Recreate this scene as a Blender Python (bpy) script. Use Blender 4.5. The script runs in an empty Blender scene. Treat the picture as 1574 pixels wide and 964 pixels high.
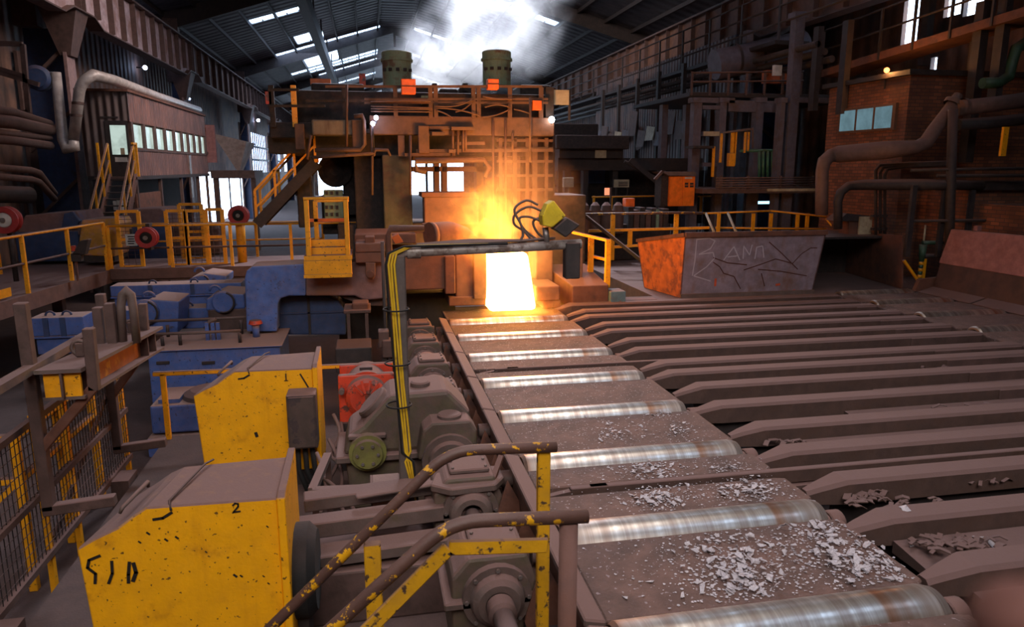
import bpy, math, random
from mathutils import Vector, Matrix
random.seed(7)
scene = bpy.context.scene
COL = scene.collection
W_PX, H_PX, F_PX, CAM_Z = 1574.0, 964.0, 1120.0, 2.7

# ---------------------------------------------------------------- camera
_fw = Vector((563 - W_PX / 2, H_PX / 2 - 258, F_PX)).normalized()
_up = Vector((0, 1, -_fw.y / _fw.z)).normalized()
_rt = _up.cross(_fw)
AX = (_rt, _fw, _up)                       # world x, y, z seen in camera coords
def cam_axis(i): return Vector((AX[0][i], AX[1][i], AX[2][i]))
cam_d = bpy.data.cameras.new('camera'); cam = bpy.data.objects.new('camera', cam_d); COL.objects.link(cam)
r_, u_, f_ = cam_axis(0), cam_axis(1), cam_axis(2)
cam.matrix_world = Matrix(((r_.x, u_.x, -f_.x, 0), (r_.y, u_.y, -f_.y, 0), (r_.z, u_.z, -f_.z, CAM_Z), (0, 0, 0, 1)))
cam_d.sensor_width = 36.0; cam_d.lens = 36.0 * F_PX / W_PX
cam_d.clip_start = 0.02; cam_d.clip_end = 400
cam_d.dof.use_dof = True; cam_d.dof.focus_distance = 9.0; cam_d.dof.aperture_fstop = 5.0
scene.camera = cam
def at(px, py, X=None, Y=None, Z=None):
    """point of the hall seen at a photo pixel, on the plane X=, Y= or Z="""
    v = Vector((px - W_PX / 2, H_PX / 2 - py, F_PX))
    d = Vector((AX[0].dot(v), AX[1].dot(v), AX[2].dot(v)))
    t = X / d.x if X is not None else (Y / d.y if Y is not None else (Z - CAM_Z) / d.z)
    return Vector((d.x * t, d.y * t, CAM_Z + d.z * t))

# ---------------------------------------------------------------- world and light
vs = scene.view_settings
vs.view_transform = 'Standard'; vs.look = 'None'; vs.gamma = 1.0; vs.use_curve_mapping = False
vs.exposure = 0.0
world = bpy.data.worlds.new('sky'); scene.world = world; world.use_nodes = True
wn = world.node_tree.nodes; wn.clear()
_o = wn.new('ShaderNodeOutputWorld'); _b = wn.new('ShaderNodeBackground')
_b.inputs[0].default_value = (0.62, 0.78, 1.0, 1); _b.inputs[1].default_value = 6.0
world.node_tree.links.new(_b.outputs[0], _o.inputs[0])

def area(name, loc, size, size_y, power, color=(1, 1, 1), target=None, spread=None):
    d = bpy.data.lights.new(name, 'AREA'); d.shape = 'RECTANGLE'; d.size = size; d.size_y = size_y
    d.energy = power; d.color = color
    if spread: d.spread = spread
    o = bpy.data.objects.new(name, d); COL.objects.link(o); o.location = loc
    if target is not None:
        o.rotation_euler = (Vector(target) - Vector(loc)).to_track_quat('-Z', 'Y').to_euler()
    return o
# added area fills: foreground, steam, both side walls; blue daylight down the hall
FILL_COL = (1.0, 0.93, 0.88)
area('roof_fill', (-1, -5, 10.2), 12, 5, 390, FILL_COL, (1.5, 7, 0), 1.5)
area('roof_fill.001', (3.2, 6, 12.8), 9, 4, 190, FILL_COL, (2.5, 6.5, 0), 1.5)
area('roof_fill.002', (4.5, 27, 12.6), 5, 4, 950, (0.84, 0.88, 1.0), (3.4, 22, 6.5), 1.0)
area('roof_fill.004', (1, 24, 12.2), 8, 5, 700, (1.0, .86, .8), (-9.5, 31, 4.5), 1.5)
area('roof_fill.005', (4, 30, 12.4), 6, 5, 260, (1.0, .84, .74), (16, 42, 9.0), 1.2)
area('roof_fill.003', (-2, 62, 12.0), 10, 14, 1500, (0.55, 0.72, 1.0), (-2, 62, 0))

# ---------------------------------------------------------------- mesh builder
def frame(d):
    d = Vector(d).normalized()
    a = Vector((0, 0, 1)) if abs(d.z) < 0.9 else Vector((1, 0, 0))
    u = a.cross(d).normalized(); w = d.cross(u)
    return u, w
class MB:
    def __init__(s): s.v = []; s.f = []; s.sm = []
    def add(s, vs_, fs, smooth=False):
        o = len(s.v); s.v += [tuple(v) for v in vs_]
        for f in fs: s.f.append([o + i for i in f]); s.sm.append(smooth)
        return s
    def box(s, x0, x1, y0, y1, z0, z1):
        return s.add([(x0, y0, z0), (x1, y0, z0), (x1, y1, z0), (x0, y1, z0), (x0, y0, z1), (x1, y0, z1), (x1, y1, z1), (x0, y1, z1)],
                     [(0, 3, 2, 1), (4, 5, 6, 7), (0, 1, 5, 4), (1, 2, 6, 5), (2, 3, 7, 6), (3, 0, 4, 7)])
    def hexa(s, p):     # 8 corners, bottom ring then top ring
        return s.add(p, [(0, 3, 2, 1), (4, 5, 6, 7), (0, 1, 5, 4), (1, 2, 6, 5), (2, 3, 7, 6), (3, 0, 4, 7)])
    def bar(s, p0, p1, w, h, up=None):
        p0 = Vector(p0); p1 = Vector(p1); d = (p1 - p0).normalized()
        if up is None: u, n = frame(d)
        else:
            n = Vector(up); n = (n - d * n.dot(d)).normalized(); u = d.cross(n)
        a, b = u * w / 2, n * h / 2
        return s.hexa([p0 - a - b, p0 + a - b, p1 + a - b, p1 - a - b, p0 - a + b, p0 + a + b, p1 + a + b, p1 - a + b])
    def cyl(s, p0, p1, r, r2=None, n=14, caps=True):
        r2 = r if r2 is None else r2
        p0 = Vector(p0); p1 = Vector(p1); u, w = frame(p1 - p0); vs_ = []
        for p, rr in ((p0, r), (p1, r2)):
            for i in range(n):
                a = 2 * math.pi * i / n; vs_.append(p + u * math.cos(a) * rr + w * math.sin(a) * rr)
        s.add(vs_, [(i, (i + 1) % n, n + (i + 1) % n, n + i) for i in range(n)], True)
        if caps:
            o = len(s.v) - 2 * n
            s.f.append([o + i for i in range(n)][::-1]); s.sm.append(False)
            s.f.append([o + n + i for i in range(n)]); s.sm.append(False)
        return s
    def lathe(s, p, axis, prof, n=20):      # prof: (distance along axis, radius)
        p = Vector(p); ax = Vector(axis).normalized(); u, w = frame(ax)
        for (h0, r0), (h1, r1) in zip(prof, prof[1:]):
            vs_ = []
            for h, rr in ((h0, max(r0, 1e-4)), (h1, max(r1, 1e-4))):
                for i in range(n):
                    a = 2 * math.pi * i / n; vs_.append(p + ax * h + u * math.cos(a) * rr + w * math.sin(a) * rr)
            s.add(vs_, [(i, (i + 1) % n, n + (i + 1) % n, n + i) for i in range(n)], True)
        return s
    def tube(s, pts, r, n=8, caps=True):
        pts = [Vector(p) for p in pts]; m = len(pts); u = None; vs_ = []
        for k, p in enumerate(pts):
            d = (pts[min(k + 1, m - 1)] - pts[max(k - 1, 0)]).normalized()
            if u is None: u, w = frame(d)
            else:
                u = (u - d * u.dot(d)).normalized(); w = d.cross(u)
            sc = 1.0
            if 0 < k < m - 1:
                c = (pts[k] - pts[k - 1]).normalized().dot((pts[k + 1] - pts[k]).normalized())
                sc = min(1.5, 1 / max(0.5, math.sqrt((1 + c) / 2)))
            rr = (r[k] if isinstance(r, (list, tuple)) else r) * sc
            for i in range(n):
                a = 2 * math.pi * i / n; vs_.append(p + u * math.cos(a) * rr + w * math.sin(a) * rr)
        fs = [(k * n + i, k * n + (i + 1) % n, (k + 1) * n + (i + 1) % n, (k + 1) * n + i) for k in range(m - 1) for i in range(n)]
        s.add(vs_, fs, True)
        if caps:
            o = len(s.v) - m * n
            s.f.append([o + i for i in range(n)][::-1]); s.sm.append(False)
            s.f.append([o + (m - 1) * n + i for i in range(n)]); s.sm.append(False)
        return s
    def prism(s, poly, axis, a0, a1):       # poly in the two other axes (order x,y,z)
        def mk(q, a):
            return {'x': (a, q[0], q[1]), 'y': (q[0], a, q[1]), 'z': (q[0], q[1], a)}[axis]
        n = len(poly); vs_ = [mk(q, a0) for q in poly] + [mk(q, a1) for q in poly]
        fs = [tuple(range(n)), tuple(range(2 * n - 1, n - 1, -1))] + [(i, n + i, n + (i + 1) % n, (i + 1) % n) for i in range(n)]
        return s.add(vs_, fs)
    def build(s, name, mat, parent=None, bevel=0.0, kind=None, label=None, fix=True):
        me = bpy.data.meshes.new(name)
        off = Vector((0, 0, 0))
        q = parent
        while q is not None: off += q.location; q = q.parent
        me.from_pydata([(v[0] - off.x, v[1] - off.y, v[2] - off.z) for v in s.v], [], s.f)
        me.polygons.foreach_set('use_smooth', s.sm)
        if fix:
            import bmesh
            bm = bmesh.new(); bm.from_mesh(me); bmesh.ops.recalc_face_normals(bm, faces=bm.faces); bm.to_mesh(me); bm.free()
        o = bpy.data.objects.new(name, me); COL.objects.link(o)
        me.materials.append(mat)
        if parent is not None: o.parent = parent
        if bevel:
            m = o.modifiers.new('bevel', 'BEVEL'); m.width = bevel; m.segments = 1 if bevel < 0.02 else 2; m.limit_method = 'ANGLE'; m.angle_limit = 0.7
        if kind: o['kind'] = kind
        if label: o['label'] = label
        return o
def tag(o, label, cat, group=None):
    o['label'] = label; o['category'] = cat
    if group: o['group'] = group
    return o
def thing(name, label, cat, loc=(0, 0, 0), group=None):
    o = bpy.data.objects.new(name, None); COL.objects.link(o); o.location = loc; o.empty_display_size = 0.1
    return tag(o, label, cat, group)
def struct(o): o['kind'] = 'structure'; return o
def dup(root, loc, label=None, group=None, rotz=None):
    r = root.copy(); COL.objects.link(r); r.location = loc
    if rotz is not None: r.rotation_euler.z = rotz
    if label: r['label'] = label
    if group: r['group'] = group
    for ch in list(root.children):
        c = ch.copy(); COL.objects.link(c); c.parent = r
        for g in list(ch.children):
            d = g.copy(); COL.objects.link(d); d.parent = c
    return r
def arc(c, r, a0, a1, n, plane='xz'):
    out = []
    for i in range(n + 1):
        a = math.radians(a0 + (a1 - a0) * i / n); x, y = r * math.cos(a), r * math.sin(a)
        out.append({'xz': (c[0] + x, c[1], c[2] + y), 'xy': (c[0] + x, c[1] + y, c[2]), 'yz': (c[0], c[1] + x, c[2] + y)}[plane])
    return out

def smooth(pts, n=5):
    pts = [Vector(p) for p in pts]; out = []
    for i in range(len(pts) - 1):
        p0, p1, p2, p3 = pts[max(i - 1, 0)], pts[i], pts[i + 1], pts[min(i + 2, len(pts) - 1)]
        for k in range(n):
            t = k / n; out.append(.5 * ((2 * p1) + (p2 - p0) * t + (2 * p0 - 5 * p1 + 4 * p2 - p3) * t * t + (3 * p1 - p0 - 3 * p2 + p3) * t ** 3))
    return out + [pts[-1]]
# ---------------------------------------------------------------- materials
def lin(c):
    return tuple((x / 12.92 if x <= 0.04045 else ((x + 0.055) / 1.055) ** 2.4) for x in (c[0] / 255, c[1] / 255, c[2] / 255)) + (1,)
DUST = lin((112, 82, 76))
MATS = {}
class NT:
    def __init__(s, name):
        s.m = bpy.data.materials.new(name); s.m.use_nodes = True; s.t = s.m.node_tree; s.t.nodes.clear()
        s.out = s.n('ShaderNodeOutputMaterial'); s.bsdf = s.n('ShaderNodeBsdfPrincipled'); s.l(s.bsdf.outputs[0], s.out.inputs[0])
        s.tc = s.n('ShaderNodeTexCoord')
    def n(s, t, **k):
        x = s.t.nodes.new(t)
        for a, b in k.items(): setattr(x, a, b)
        return x
    def l(s, a, b): s.t.links.new(a, b)
    def noise(s, scale, detail=4, rough=0.6, vec=None, stretch=None):
        x = s.n('ShaderNodeTexNoise'); x.inputs['Scale'].default_value = scale; x.inputs['Detail'].default_value = detail; x.inputs['Roughness'].default_value = rough
        v = vec or s.tc.outputs['Object']
        if stretch:
            mp = s.n('ShaderNodeMapping'); mp.inputs['Scale'].default_value = stretch; s.l(v, mp.inputs[0]); v = mp.outputs[0]
        s.l(v, x.inputs['Vector']); return x.outputs['Fac']
    def ramp(s, fac, a, b):
        r = s.n('ShaderNodeMapRange'); r.interpolation_type = 'SMOOTHSTEP'; r.inputs['From Min'].default_value = a; r.inputs['From Max'].default_value = b
        s.l(fac, r.inputs['Value']); return r.outputs[0]
    def mix(s, fac, a, b, mode='MIX'):
        m = s.n('ShaderNodeMix', data_type='RGBA', blend_type=mode)
        for sock, val in ((m.inputs['Factor'], fac), (m.inputs['A'], a), (m.inputs['B'], b)):
            if isinstance(val, (int, float)): sock.default_value = val
            elif isinstance(val, tuple): sock.default_value = val
            else: s.l(val, sock)
        return m.outputs['Result']
    def math(s, op, a, b=None):
        m = s.n('ShaderNodeMath', operation=op)
        for i, val in enumerate((a, b)):
            if val is None: continue
            if isinstance(val, (int, float)): m.inputs[i].default_value = val
            else: s.l(val, m.inputs[i])
        return m.outputs[0]
    def bump(s, h, strength=0.3, dist=0.01):
        b = s.n('ShaderNodeBump'); b.inputs['Strength'].default_value = strength; b.inputs['Distance'].default_value = dist
        s.l(h, b.inputs['Height']); s.l(b.outputs[0], s.bsdf.inputs['Normal'])
def coat(name, col, col2=None, patch=(0.55, 0.62), pscale=3.0, rough=0.6, metal=0.0, dust=0.85, dustmin=0.25, vary=0.35, bump=0.25, dustcol=None, spots=None, streak=None):
    """painted / rusty metal with a second colour in patches and brown dust lying on the faces that look up"""
    if name in MATS: return MATS[name]
    k = NT(name); c = lin(col)
    n1 = k.noise(5.0, 6); v = k.mix(k.ramp(n1, 0.3, 0.75), tuple(x * (1 - vary) for x in c[:3]) + (1,), c)
    if col2:
        n2 = k.noise(pscale, 6, 0.65); v = k.mix(k.ramp(n2, *patch), v, lin(col2))
    if streak:
        n4 = k.noise(6.0, 4, 0.6, stretch=(1, 1, 0.12)); v = k.mix(k.math('MULTIPLY', k.ramp(n4, 0.5, 0.75), 0.7), v, lin(streak))
    if spots:
        n5 = k.noise(26.0, 2, 0.5); v = k.mix(k.math('MULTIPLY', k.ramp(n5, 0.66, 0.70), 0.85), v, lin(spots))
    r = None
    if dust > 0:
        g = k.n('ShaderNodeNewGeometry'); sx = k.n('ShaderNodeSeparateXYZ'); k.l(g.outputs['Normal'], sx.inputs[0])
        n3 = k.noise(9.0, 5); up = k.ramp(sx.outputs['Z'], 0.25, 0.75)
        d = k.math('MULTIPLY', up, k.math('ADD', k.math('MULTIPLY', n3, 0.25), dust - 0.12))
        d = k.math('MAXIMUM', d, k.math('MULTIPLY', k.ramp(n3, 0.35, 0.8), dustmin))
        v = k.mix(d, v, dustcol or DUST); r = d
    k.l(v, k.bsdf.inputs['Base Color'])
    k.bsdf.inputs['Metallic'].default_value = metal
    if r is not None:
        mr = k.n('ShaderNodeMapRange'); k.l(r, mr.inputs['Value']); mr.inputs['To Min'].default_value = rough; mr.inputs['To Max'].default_value = 0.95; k.l(mr.outputs[0], k.bsdf.inputs['Roughness'])
    else: k.bsdf.inputs['Roughness'].default_value = rough
    if bump: k.bump(k.noise(40, 4), bump, 0.01)
    MATS[name] = k.m; return k.m
def emit(name, col, strength):
    k = NT(name); k.bsdf.inputs['Base Color'].default_value = (0, 0, 0, 1)
    k.bsdf.inputs['Emission Color'].default_value = lin(col); k.bsdf.inputs['Emission Strength'].default_value = strength
    return k.m
YEL = coat('yellow_paint', (246, 164, 4), (92, 66, 40), (0.66, 0.74), 5.0, 0.5, dust=0.95, dustmin=0.12, vary=0.22, spots=(50, 36, 25))
YELG = coat('yellow_guard_paint', (252, 174, 0), (188, 118, 8), (0.54, 0.78), 3.0, 0.5, dust=1.0, dustmin=0.06, vary=0.12, spots=(60, 40, 20), streak=(220, 146, 4))
YRAIL = coat('worn_handrail', (96, 66, 56), (226, 162, 12), (0.565, 0.585), 11.0, 0.5, metal=0.0, dust=0.3, dustmin=0.15)
YWORN = coat('worn_yellow_bar', (226, 164, 14), (72, 52, 40), (0.56, 0.62), 16.0, 0.55, dust=0.9, dustmin=0.15, vary=0.25)
BLUE = coat('blue_paint', (74, 100, 164), (60, 58, 72), (0.62, 0.75), 3.0, 0.5, dust=1.0, dustmin=0.22, vary=0.25, dustcol=lin((150, 118, 108)), spots=(45, 45, 60))
BLUED = coat('dark_blue_paint', (48, 70, 112), (40, 40, 50), (0.6, 0.75), 2.0, 0.55, dust=0.8, dustmin=0.2)
GREY = coat('dusty_steel', (104, 86, 80), (84, 72, 52), (0.55, 0.7), 4.0, 0.6, dust=0.9, dustmin=0.45)
GREEN = coat('dusty_green_cast', (92, 82, 62), (84, 70, 62), (0.42, 0.6), 4.0, 0.6, dust=0.98, dustmin=0.6)
MILLG = coat('mill_green_paint', (136, 156, 122), (100, 74, 52), (0.5, 0.65), 2.5, 0.6, dust=0.5, dustmin=0.3, streak=(90, 60, 40))
RUST = coat('rusty_steel', (112, 68, 50), (70, 46, 40), (0.5, 0.7), 3.0, 0.8, dust=0.9, dustmin=0.25)
BROWN = coat('brown_steel', (92, 68, 62), (66, 48, 42), (0.5, 0.7), 3.0, 0.7, dust=0.9, dustmin=0.3)
BARM = coat('skid_bar_steel', (86, 62, 54), (70, 46, 34), (0.52, 0.7), 2.5, 0.8, dust=0.95, dustmin=0.18, dustcol=lin((104, 78, 74)))
DARK = coat('dark_grimy_steel', (50, 42, 42), (34, 30, 32), (0.5, 0.7), 2.0, 0.7, dust=0.6, dustmin=0.15)
BLACK = coat('black_rubber', (14, 13, 14), None, rough=0.85, dust=0.1, dustmin=0.03)
ORANGE = coat('orange_paint', (238, 110, 30), (170, 84, 40), (0.6, 0.75), 2.0, 0.5, dust=0.6, dustmin=0.08)
RED = coat('red_paint', (214, 68, 40), (96, 58, 50), (0.52, 0.62), 7.0, 0.5, dust=1.0, dustmin=0.15)
PLATE = coat('apron_plate_steel', (110, 80, 70), (58, 42, 36), (0.46, 0.72), 2.2, 0.85, dust=0.2, dustmin=0.2, bump=1.0, spots=(150, 134, 136), vary=.5)
FLOORM = coat('grimy_floor', (66, 52, 50), (40, 34, 34), (0.42, 0.65), 1.6, 0.9, dust=0.3, dustmin=0.15, bump=0.5)
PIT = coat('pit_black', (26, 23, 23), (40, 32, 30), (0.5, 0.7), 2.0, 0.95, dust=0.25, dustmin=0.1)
CLAD = None
WHITE = coat('off_white_paint', (214, 210, 204), (160, 150, 140), (0.6, 0.75), 3.0, 0.6, dust=0.5, dustmin=0.1)
CREAM = coat('cream_panel', (186, 170, 140), (140, 118, 96), (0.55, 0.7), 3.0, 0.6, dust=0.6, dustmin=0.2)
PINK = coat('pinkish_scale_plate', (158, 106, 104), (130, 84, 80), (0.5, 0.7), 2.0, 0.85, dust=0.6, dustmin=0.3)
FLAKE = coat('mill_scale_flake', (192, 180, 184), (112, 102, 108), (0.5, 0.7), 20.0, 0.55, dust=0.0, bump=0.1)
def corrugated(name, col, col2, period=0.18, axis='y', dustmin=0.2):
    k = NT(name)
    sx = k.n('ShaderNodeSeparateXYZ'); k.l(k.tc.outputs['Object'], sx.inputs[0])
    co = sx.outputs[{'x': 'X', 'y': 'Y', 'z': 'Z'}[axis]]
    w = k.math('SINE', k.math('MULTIPLY', co, 2 * math.pi / period))
    n = k.noise(1.2, 6); n2 = k.noise(5, 5, 0.6, stretch=(1, 1, 0.1) if axis != 'z' else (1, .1, 1))
    c = k.mix(k.ramp(n, 0.35, 0.7), lin(col), lin(col2)); c = k.mix(k.math('MULTIPLY', k.ramp(n2, 0.45, 0.75), 0.6), c, lin([x * 0.5 for x in col2]))
    k.l(c, k.bsdf.inputs['Base Color']); k.bsdf.inputs['Roughness'].default_value = 0.7
    k.bump(w, 0.9, 0.03); MATS[name] = k.m; return k.m
CLADW = corrugated('wall_cladding', (116, 84, 70), (70, 56, 54), 0.6)
CABC = corrugated('cabin_cladding', (134, 92, 82), (104, 74, 70), 0.22)
CABF = corrugated('cabin_front_cladding', (104, 84, 80), (80, 66, 66), 0.22, 'x')
ROOFM = corrugated('roof_sheet', (74, 66, 70), (52, 48, 54), 0.9)
def brick_mat():
    k = NT('brick_wall'); b = k.n('ShaderNodeTexBrick')
    geo = k.n('ShaderNodeNewGeometry'); sx = k.n('ShaderNodeSeparateXYZ'); k.l(geo.outputs['Position'], sx.inputs[0])
    cb = k.n('ShaderNodeCombineXYZ'); k.l(k.math('ADD', sx.outputs['X'], sx.outputs['Y']), cb.inputs[0]); k.l(sx.outputs['Z'], cb.inputs[1])
    k.l(cb.outputs[0], b.inputs['Vector'])
    b.inputs['Scale'].default_value = 1.0; b.inputs['Brick Width'].default_value = 0.24; b.inputs['Row Height'].default_value = 0.085; b.inputs['Mortar Size'].default_value = 0.008
    b.inputs['Color1'].default_value = lin((142, 86, 58)); b.inputs['Color2'].default_value = lin((104, 62, 46)); b.inputs['Mortar'].default_value = lin((74, 58, 52))
    c = k.mix(k.math('MULTIPLY', k.ramp(k.noise(0.7, 5), 0.4, 0.75), 0.75), b.outputs['Color'], lin((66, 44, 38)))
    k.l(c, k.bsdf.inputs['Base Color']); k.bsdf.inputs['Roughness'].default_value = 0.9
    k.bump(b.outputs['Fac'], -0.5, 0.01); return k.m
BRICK = brick_mat()
def roller_mat():
    k = NT('polished_roller'); sx = k.n('ShaderNodeSeparateXYZ'); k.l(k.tc.outputs['Object'], sx.inputs[0])
    cb = k.n('ShaderNodeCombineXYZ'); k.l(sx.outputs['X'], cb.inputs[0])
    n1 = k.noise(7.0, 4, 0.65, cb.outputs[0]); n2 = k.noise(2.2, 3, 0.5, cb.outputs[0])
    c = k.mix(k.ramp(n1, 0.35, 0.7), lin((150, 132, 122)), lin((222, 214, 206))); c = k.mix(k.math('MULTIPLY', k.ramp(n2, 0.55, 0.66), 0.8), c, lin((150, 96, 62)))
    # dusty towards both ends of the barrel where no steel runs
    e = k.ramp(k.math('ABSOLUTE', sx.outputs['X']), 0.75, 1.1); c = k.mix(k.math('MULTIPLY', e, 0.7), c, lin((118, 98, 90)))
    k.l(c, k.bsdf.inputs['Base Color']); k.bsdf.inputs['Metallic'].default_value = 0.85
    r = k.math('ADD', k.math('MULTIPLY', k.ramp(n1, 0.3, 0.75), -0.12), 0.38); r = k.math('ADD', r, k.math('MULTIPLY', e, 0.25)); k.l(r, k.bsdf.inputs['Roughness'])
    return k.m
ROLL = roller_mat()
STEEL = coat('bare_steel', (150, 140, 136), (110, 96, 90), (0.5, 0.7), 6.0, 0.4, metal=0.6, dust=0.7, dustmin=0.25)
def glass_mat(name, col, strength):   # lit room behind panes
    k = NT(name); n = k.noise(2.5, 3); c = k.mix(k.ramp(n, 0.35, 0.7), lin(col), lin([x * 0.85 for x in col]))
    k.bsdf.inputs['Base Color'].default_value = lin([x * 0.3 for x in col]); k.bsdf.inputs['Roughness'].default_value = 0.15
    k.l(c, k.bsdf.inputs['Emission Color']); k.bsdf.inputs['Emission Strength'].default_value = strength; return k.m
def skylight_mat():
    k = NT('skylight_sheet'); k.t.nodes.remove(k.bsdf)
    a = k.n('ShaderNodeBsdfTransparent'); a.inputs[0].default_value = (0.9, 0.95, 1, 1); b = k.n('ShaderNodeBsdfTranslucent'); b.inputs[0].default_value = (0.8, 0.88, 1, 1)
    m = k.n('ShaderNodeMixShader'); m.inputs[0].default_value = 0.3; k.l(a.outputs[0], m.inputs[1]); k.l(b.outputs[0], m.inputs[2]); k.l(m.outputs[0], k.out.inputs[0]); return k.m
SKYM = skylight_mat()
# ================================================================ hall shell
XL, XR, XC, ZR, PITCH = -11.1, 17.2, 2.75, 14.6, 0.3
def roof_z(x): return ZR - PITCH * abs(x - XC)
YB, YF = -12.0, 120.0
COLY = [10.0, 27.6, 43.5, 65.5, 84.0, 102.0]
# left wall, with a daylight doorway far down and glazed bays beyond it
def wall_x(x, t, spans, name):
    m = MB()
    for (y0, y1, z0, z1) in spans: m.box(min(x, x + t), max(x, x + t), y0, y1, z0, z1)
    return struct(m.build(name, CLADW))
zl = roof_z(XL) + .1
wall_x(XL, -.15, [(YB, 52.5, -1.7, zl), (52.5, 76, 2.4, zl), (76, YF, -1.7, 2.2), (76, YF, 6.2, zl), (76, 78, 2.2, 6.2), (90, 93, 2.2, 6.2), (104, 107, 2.2, 6.2)], 'wall_left')
zr = roof_z(XR) + .1
HOLES = []
for (a, b, c, d) in ((1388, 1412, -10, 68), (1452, 1478, -14, 24), (1482, 1512, -14, 22), (1430, 1462, 86, 116), (1490, 1502, 60, 82), (1550, 1572, 18, 36)):
    p, q, u, v = at(a, (c + d) / 2, X=XR), at(b, (c + d) / 2, X=XR), at((a + b) / 2, c, X=XR), at((a + b) / 2, d, X=XR)
    HOLES.append((q.y, p.y, v.z, min(u.z, 8.9)))
HOLES.sort()
cuts, y_ = [], YB
for (h0, h1, z0, z1) in HOLES:
    if h0 < y_: h0 = y_ + .05
    if h1 <= h0: continue
    cuts += [(y_, h0, -1.7, zr), (h0, h1, -1.7, z0), (h0, h1, z1, zr)]; y_ = h1
cuts.append((y_, YF, -1.7, zr))
wall_x(XR, .15, cuts, 'wall_right')
struct(MB().box(XL, XR, YB - .2, YB, -1.7, ZR).build('wall_back', CLADW))
# far gable: big doorway below, glazing above
m = MB(); Y0, Y1 = YF, YF + .2
m.box(XL, -7.5, Y0, Y1, -1.7, 12); m.box(15.5, XR, Y0, Y1, -1.7, 12); m.box(-7.5, 15.5, Y0, Y1, 5.2, 6.6)
m.box(-7.5, 1.5, Y0, Y1, 6.6, 12.2); m.prism([(-7.5, 12.2), (1.5, 12.2), (1.5, 14.3), (XC, 14.6), (15.5, 11.2), (15.5, 12.2), (15.5, 14), (XC, 15), (-7.5, 12.5)], 'y', Y0, Y1)
far = struct(m.build('wall_far', CLADW))
for x in (-2.0, 4.0, 9.5): MB().box(x - .2, x + .2, Y0 - .1, Y0, -1.7, 5.2).build('door_post', DARK, far)
for x in (4.2, 6.9, 9.6, 12.3): MB().box(x - .08, x + .08, Y0 - .05, Y0, 6.6, roof_z(x)).build('glazing_bar', DARK, far)
# door leaf panels seen through the left doorway, glazing frames of the left bays
m = MB(); wl = bpy.data.objects['wall_left']
for yy in (58.5, 64.5, 70): MB().box(XL - .1, XL, yy - .12, yy + .12, -1.7, 2.4).build('door_post', DARK, wl)
for yy in [79 + 1.35 * k for k in range(8)] + [94 + 1.4 * k for k in range(7)]: MB().box(XL - .05, XL + .05, yy - .12, yy + .12, 2.2, 6.2).build('glazing_bar', BLUED, wl)
for zz in (3.5, 4.8): MB().box(XL - .05, XL + .05, 78, 104, zz - .1, zz + .1).build('glazing_bar', BLUED, wl)
# roof: bands of sheet with glazed strips between them
def band(y0, y1, xa, xb, name='roof_sheet', mat=ROOFM, parent=None, t=.12):
    za, zb = roof_z(xa), roof_z(xb)
    return MB().hexa([(xa, y0, za), (xb, y0, zb), (xb, y1, zb), (xa, y1, za), (xa, y0, za + t), (xb, y0, zb + t), (xb, y1, zb + t), (xa, y1, za + t)]).build(name, mat, parent)
LS = [(-4, -2.6, -8, -1), (2, 3.4, -8, -1), (18, 19.3, -6.9, -3.1), (34, 35.3, -6.9, -3.1), (50.4, 51.7, -6.9, -3.1), (59.5, 63.0, -5.0, -2.9), (64.6, 66.0, -7.0, 1.9), (66.6, 76.5, -5.2, -2.2), (77.2, 78.6, -7.0, 1.9), (79.2, 80.4, -5.4, 1.9), (83.2, 84.6, -4.6, 2.2), (86, 87.3, -6.5, -2.2), (95, 96.3, -5.2, 2.4), (109, 110.3, -5, 2.6)]
RS = [(-4, -2.6, 6, 13), (2, 3.4, 6, 13), (18, 19.3, 8.6, 12.4), (33, 34.3, 8.6, 12.4), (47.4, 48.6, 8.6, 12.4), (64.4, 65.7, 4.4, 9.0), (68.2, 69.5, 4.4, 9.0), (77.2, 78.6, 5.0, 9.2), (92, 93.4, 4.6, 9.4), (105, 106.3, 4.6, 9.4)]
roof = struct(MB().prism([(XC - 1.2, ZR - .36), (XC + 1.2, ZR - .36), (XC, ZR + .25)], 'y', YB, YF).build('ceiling', ROOFM))
for (xa, xb, strips) in ((XL - .2, XC, LS), (XC, XR + .2, RS)):
    y = YB
    for (s0, s1, a, b) in strips:
        band(y, s0, xa, xb, 'roof_sheet', ROOFM, roof)
        band(s0, s1, xa, a, 'roof_sheet', ROOFM, roof); band(s0, s1, b, xb, 'roof_sheet', ROOFM, roof)
        np_ = max(2, round((b - a) / .78)) if s1 - s0 < 3 else 2
        for k in range(np_):
            p, q = a + (b - a) * k / np_ + .05, a + (b - a) * (k + 1) / np_ - .05
            band(s0, s1, p, q, 'skylight_pane', SKYM, roof, .02)
        y = s1
    band(y, YF, xa, xb, 'roof_sheet', ROOFM, roof)
# rafters over each column line and purlins between them
for i, y in enumerate([-3] + COLY + [112]):
    m = MB()
    for (xa, xb) in ((XL, XC), (XC, XR)):
        za, zb = roof_z(xa), roof_z(xb)
        m.hexa([(xa, y - .15, za - .95), (xb, y - .15, zb - .75), (xb, y + .15, zb - .75), (xa, y + .15, za - .95), (xa, y - .15, za - .02), (xb, y - .15, zb - .02), (xb, y + .15, zb - .02), (xa, y + .15, za - .02)])
    m.box(XC - .1, XC + .1, y - .1, y + .1, ZR - 1.9, ZR - .5)
    struct(m.build('trim_%d' % (10 + i), DARK))
m = 0
for k in range(8):
    for sgn in (-1, 1):
        x = XC + sgn * (1.4 + k * 1.65)
        MB().box(x - .06, x + .06, 14, YF, roof_z(x) - .22, roof_z(x) - .02).build('purlin', DARK, roof)
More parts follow.
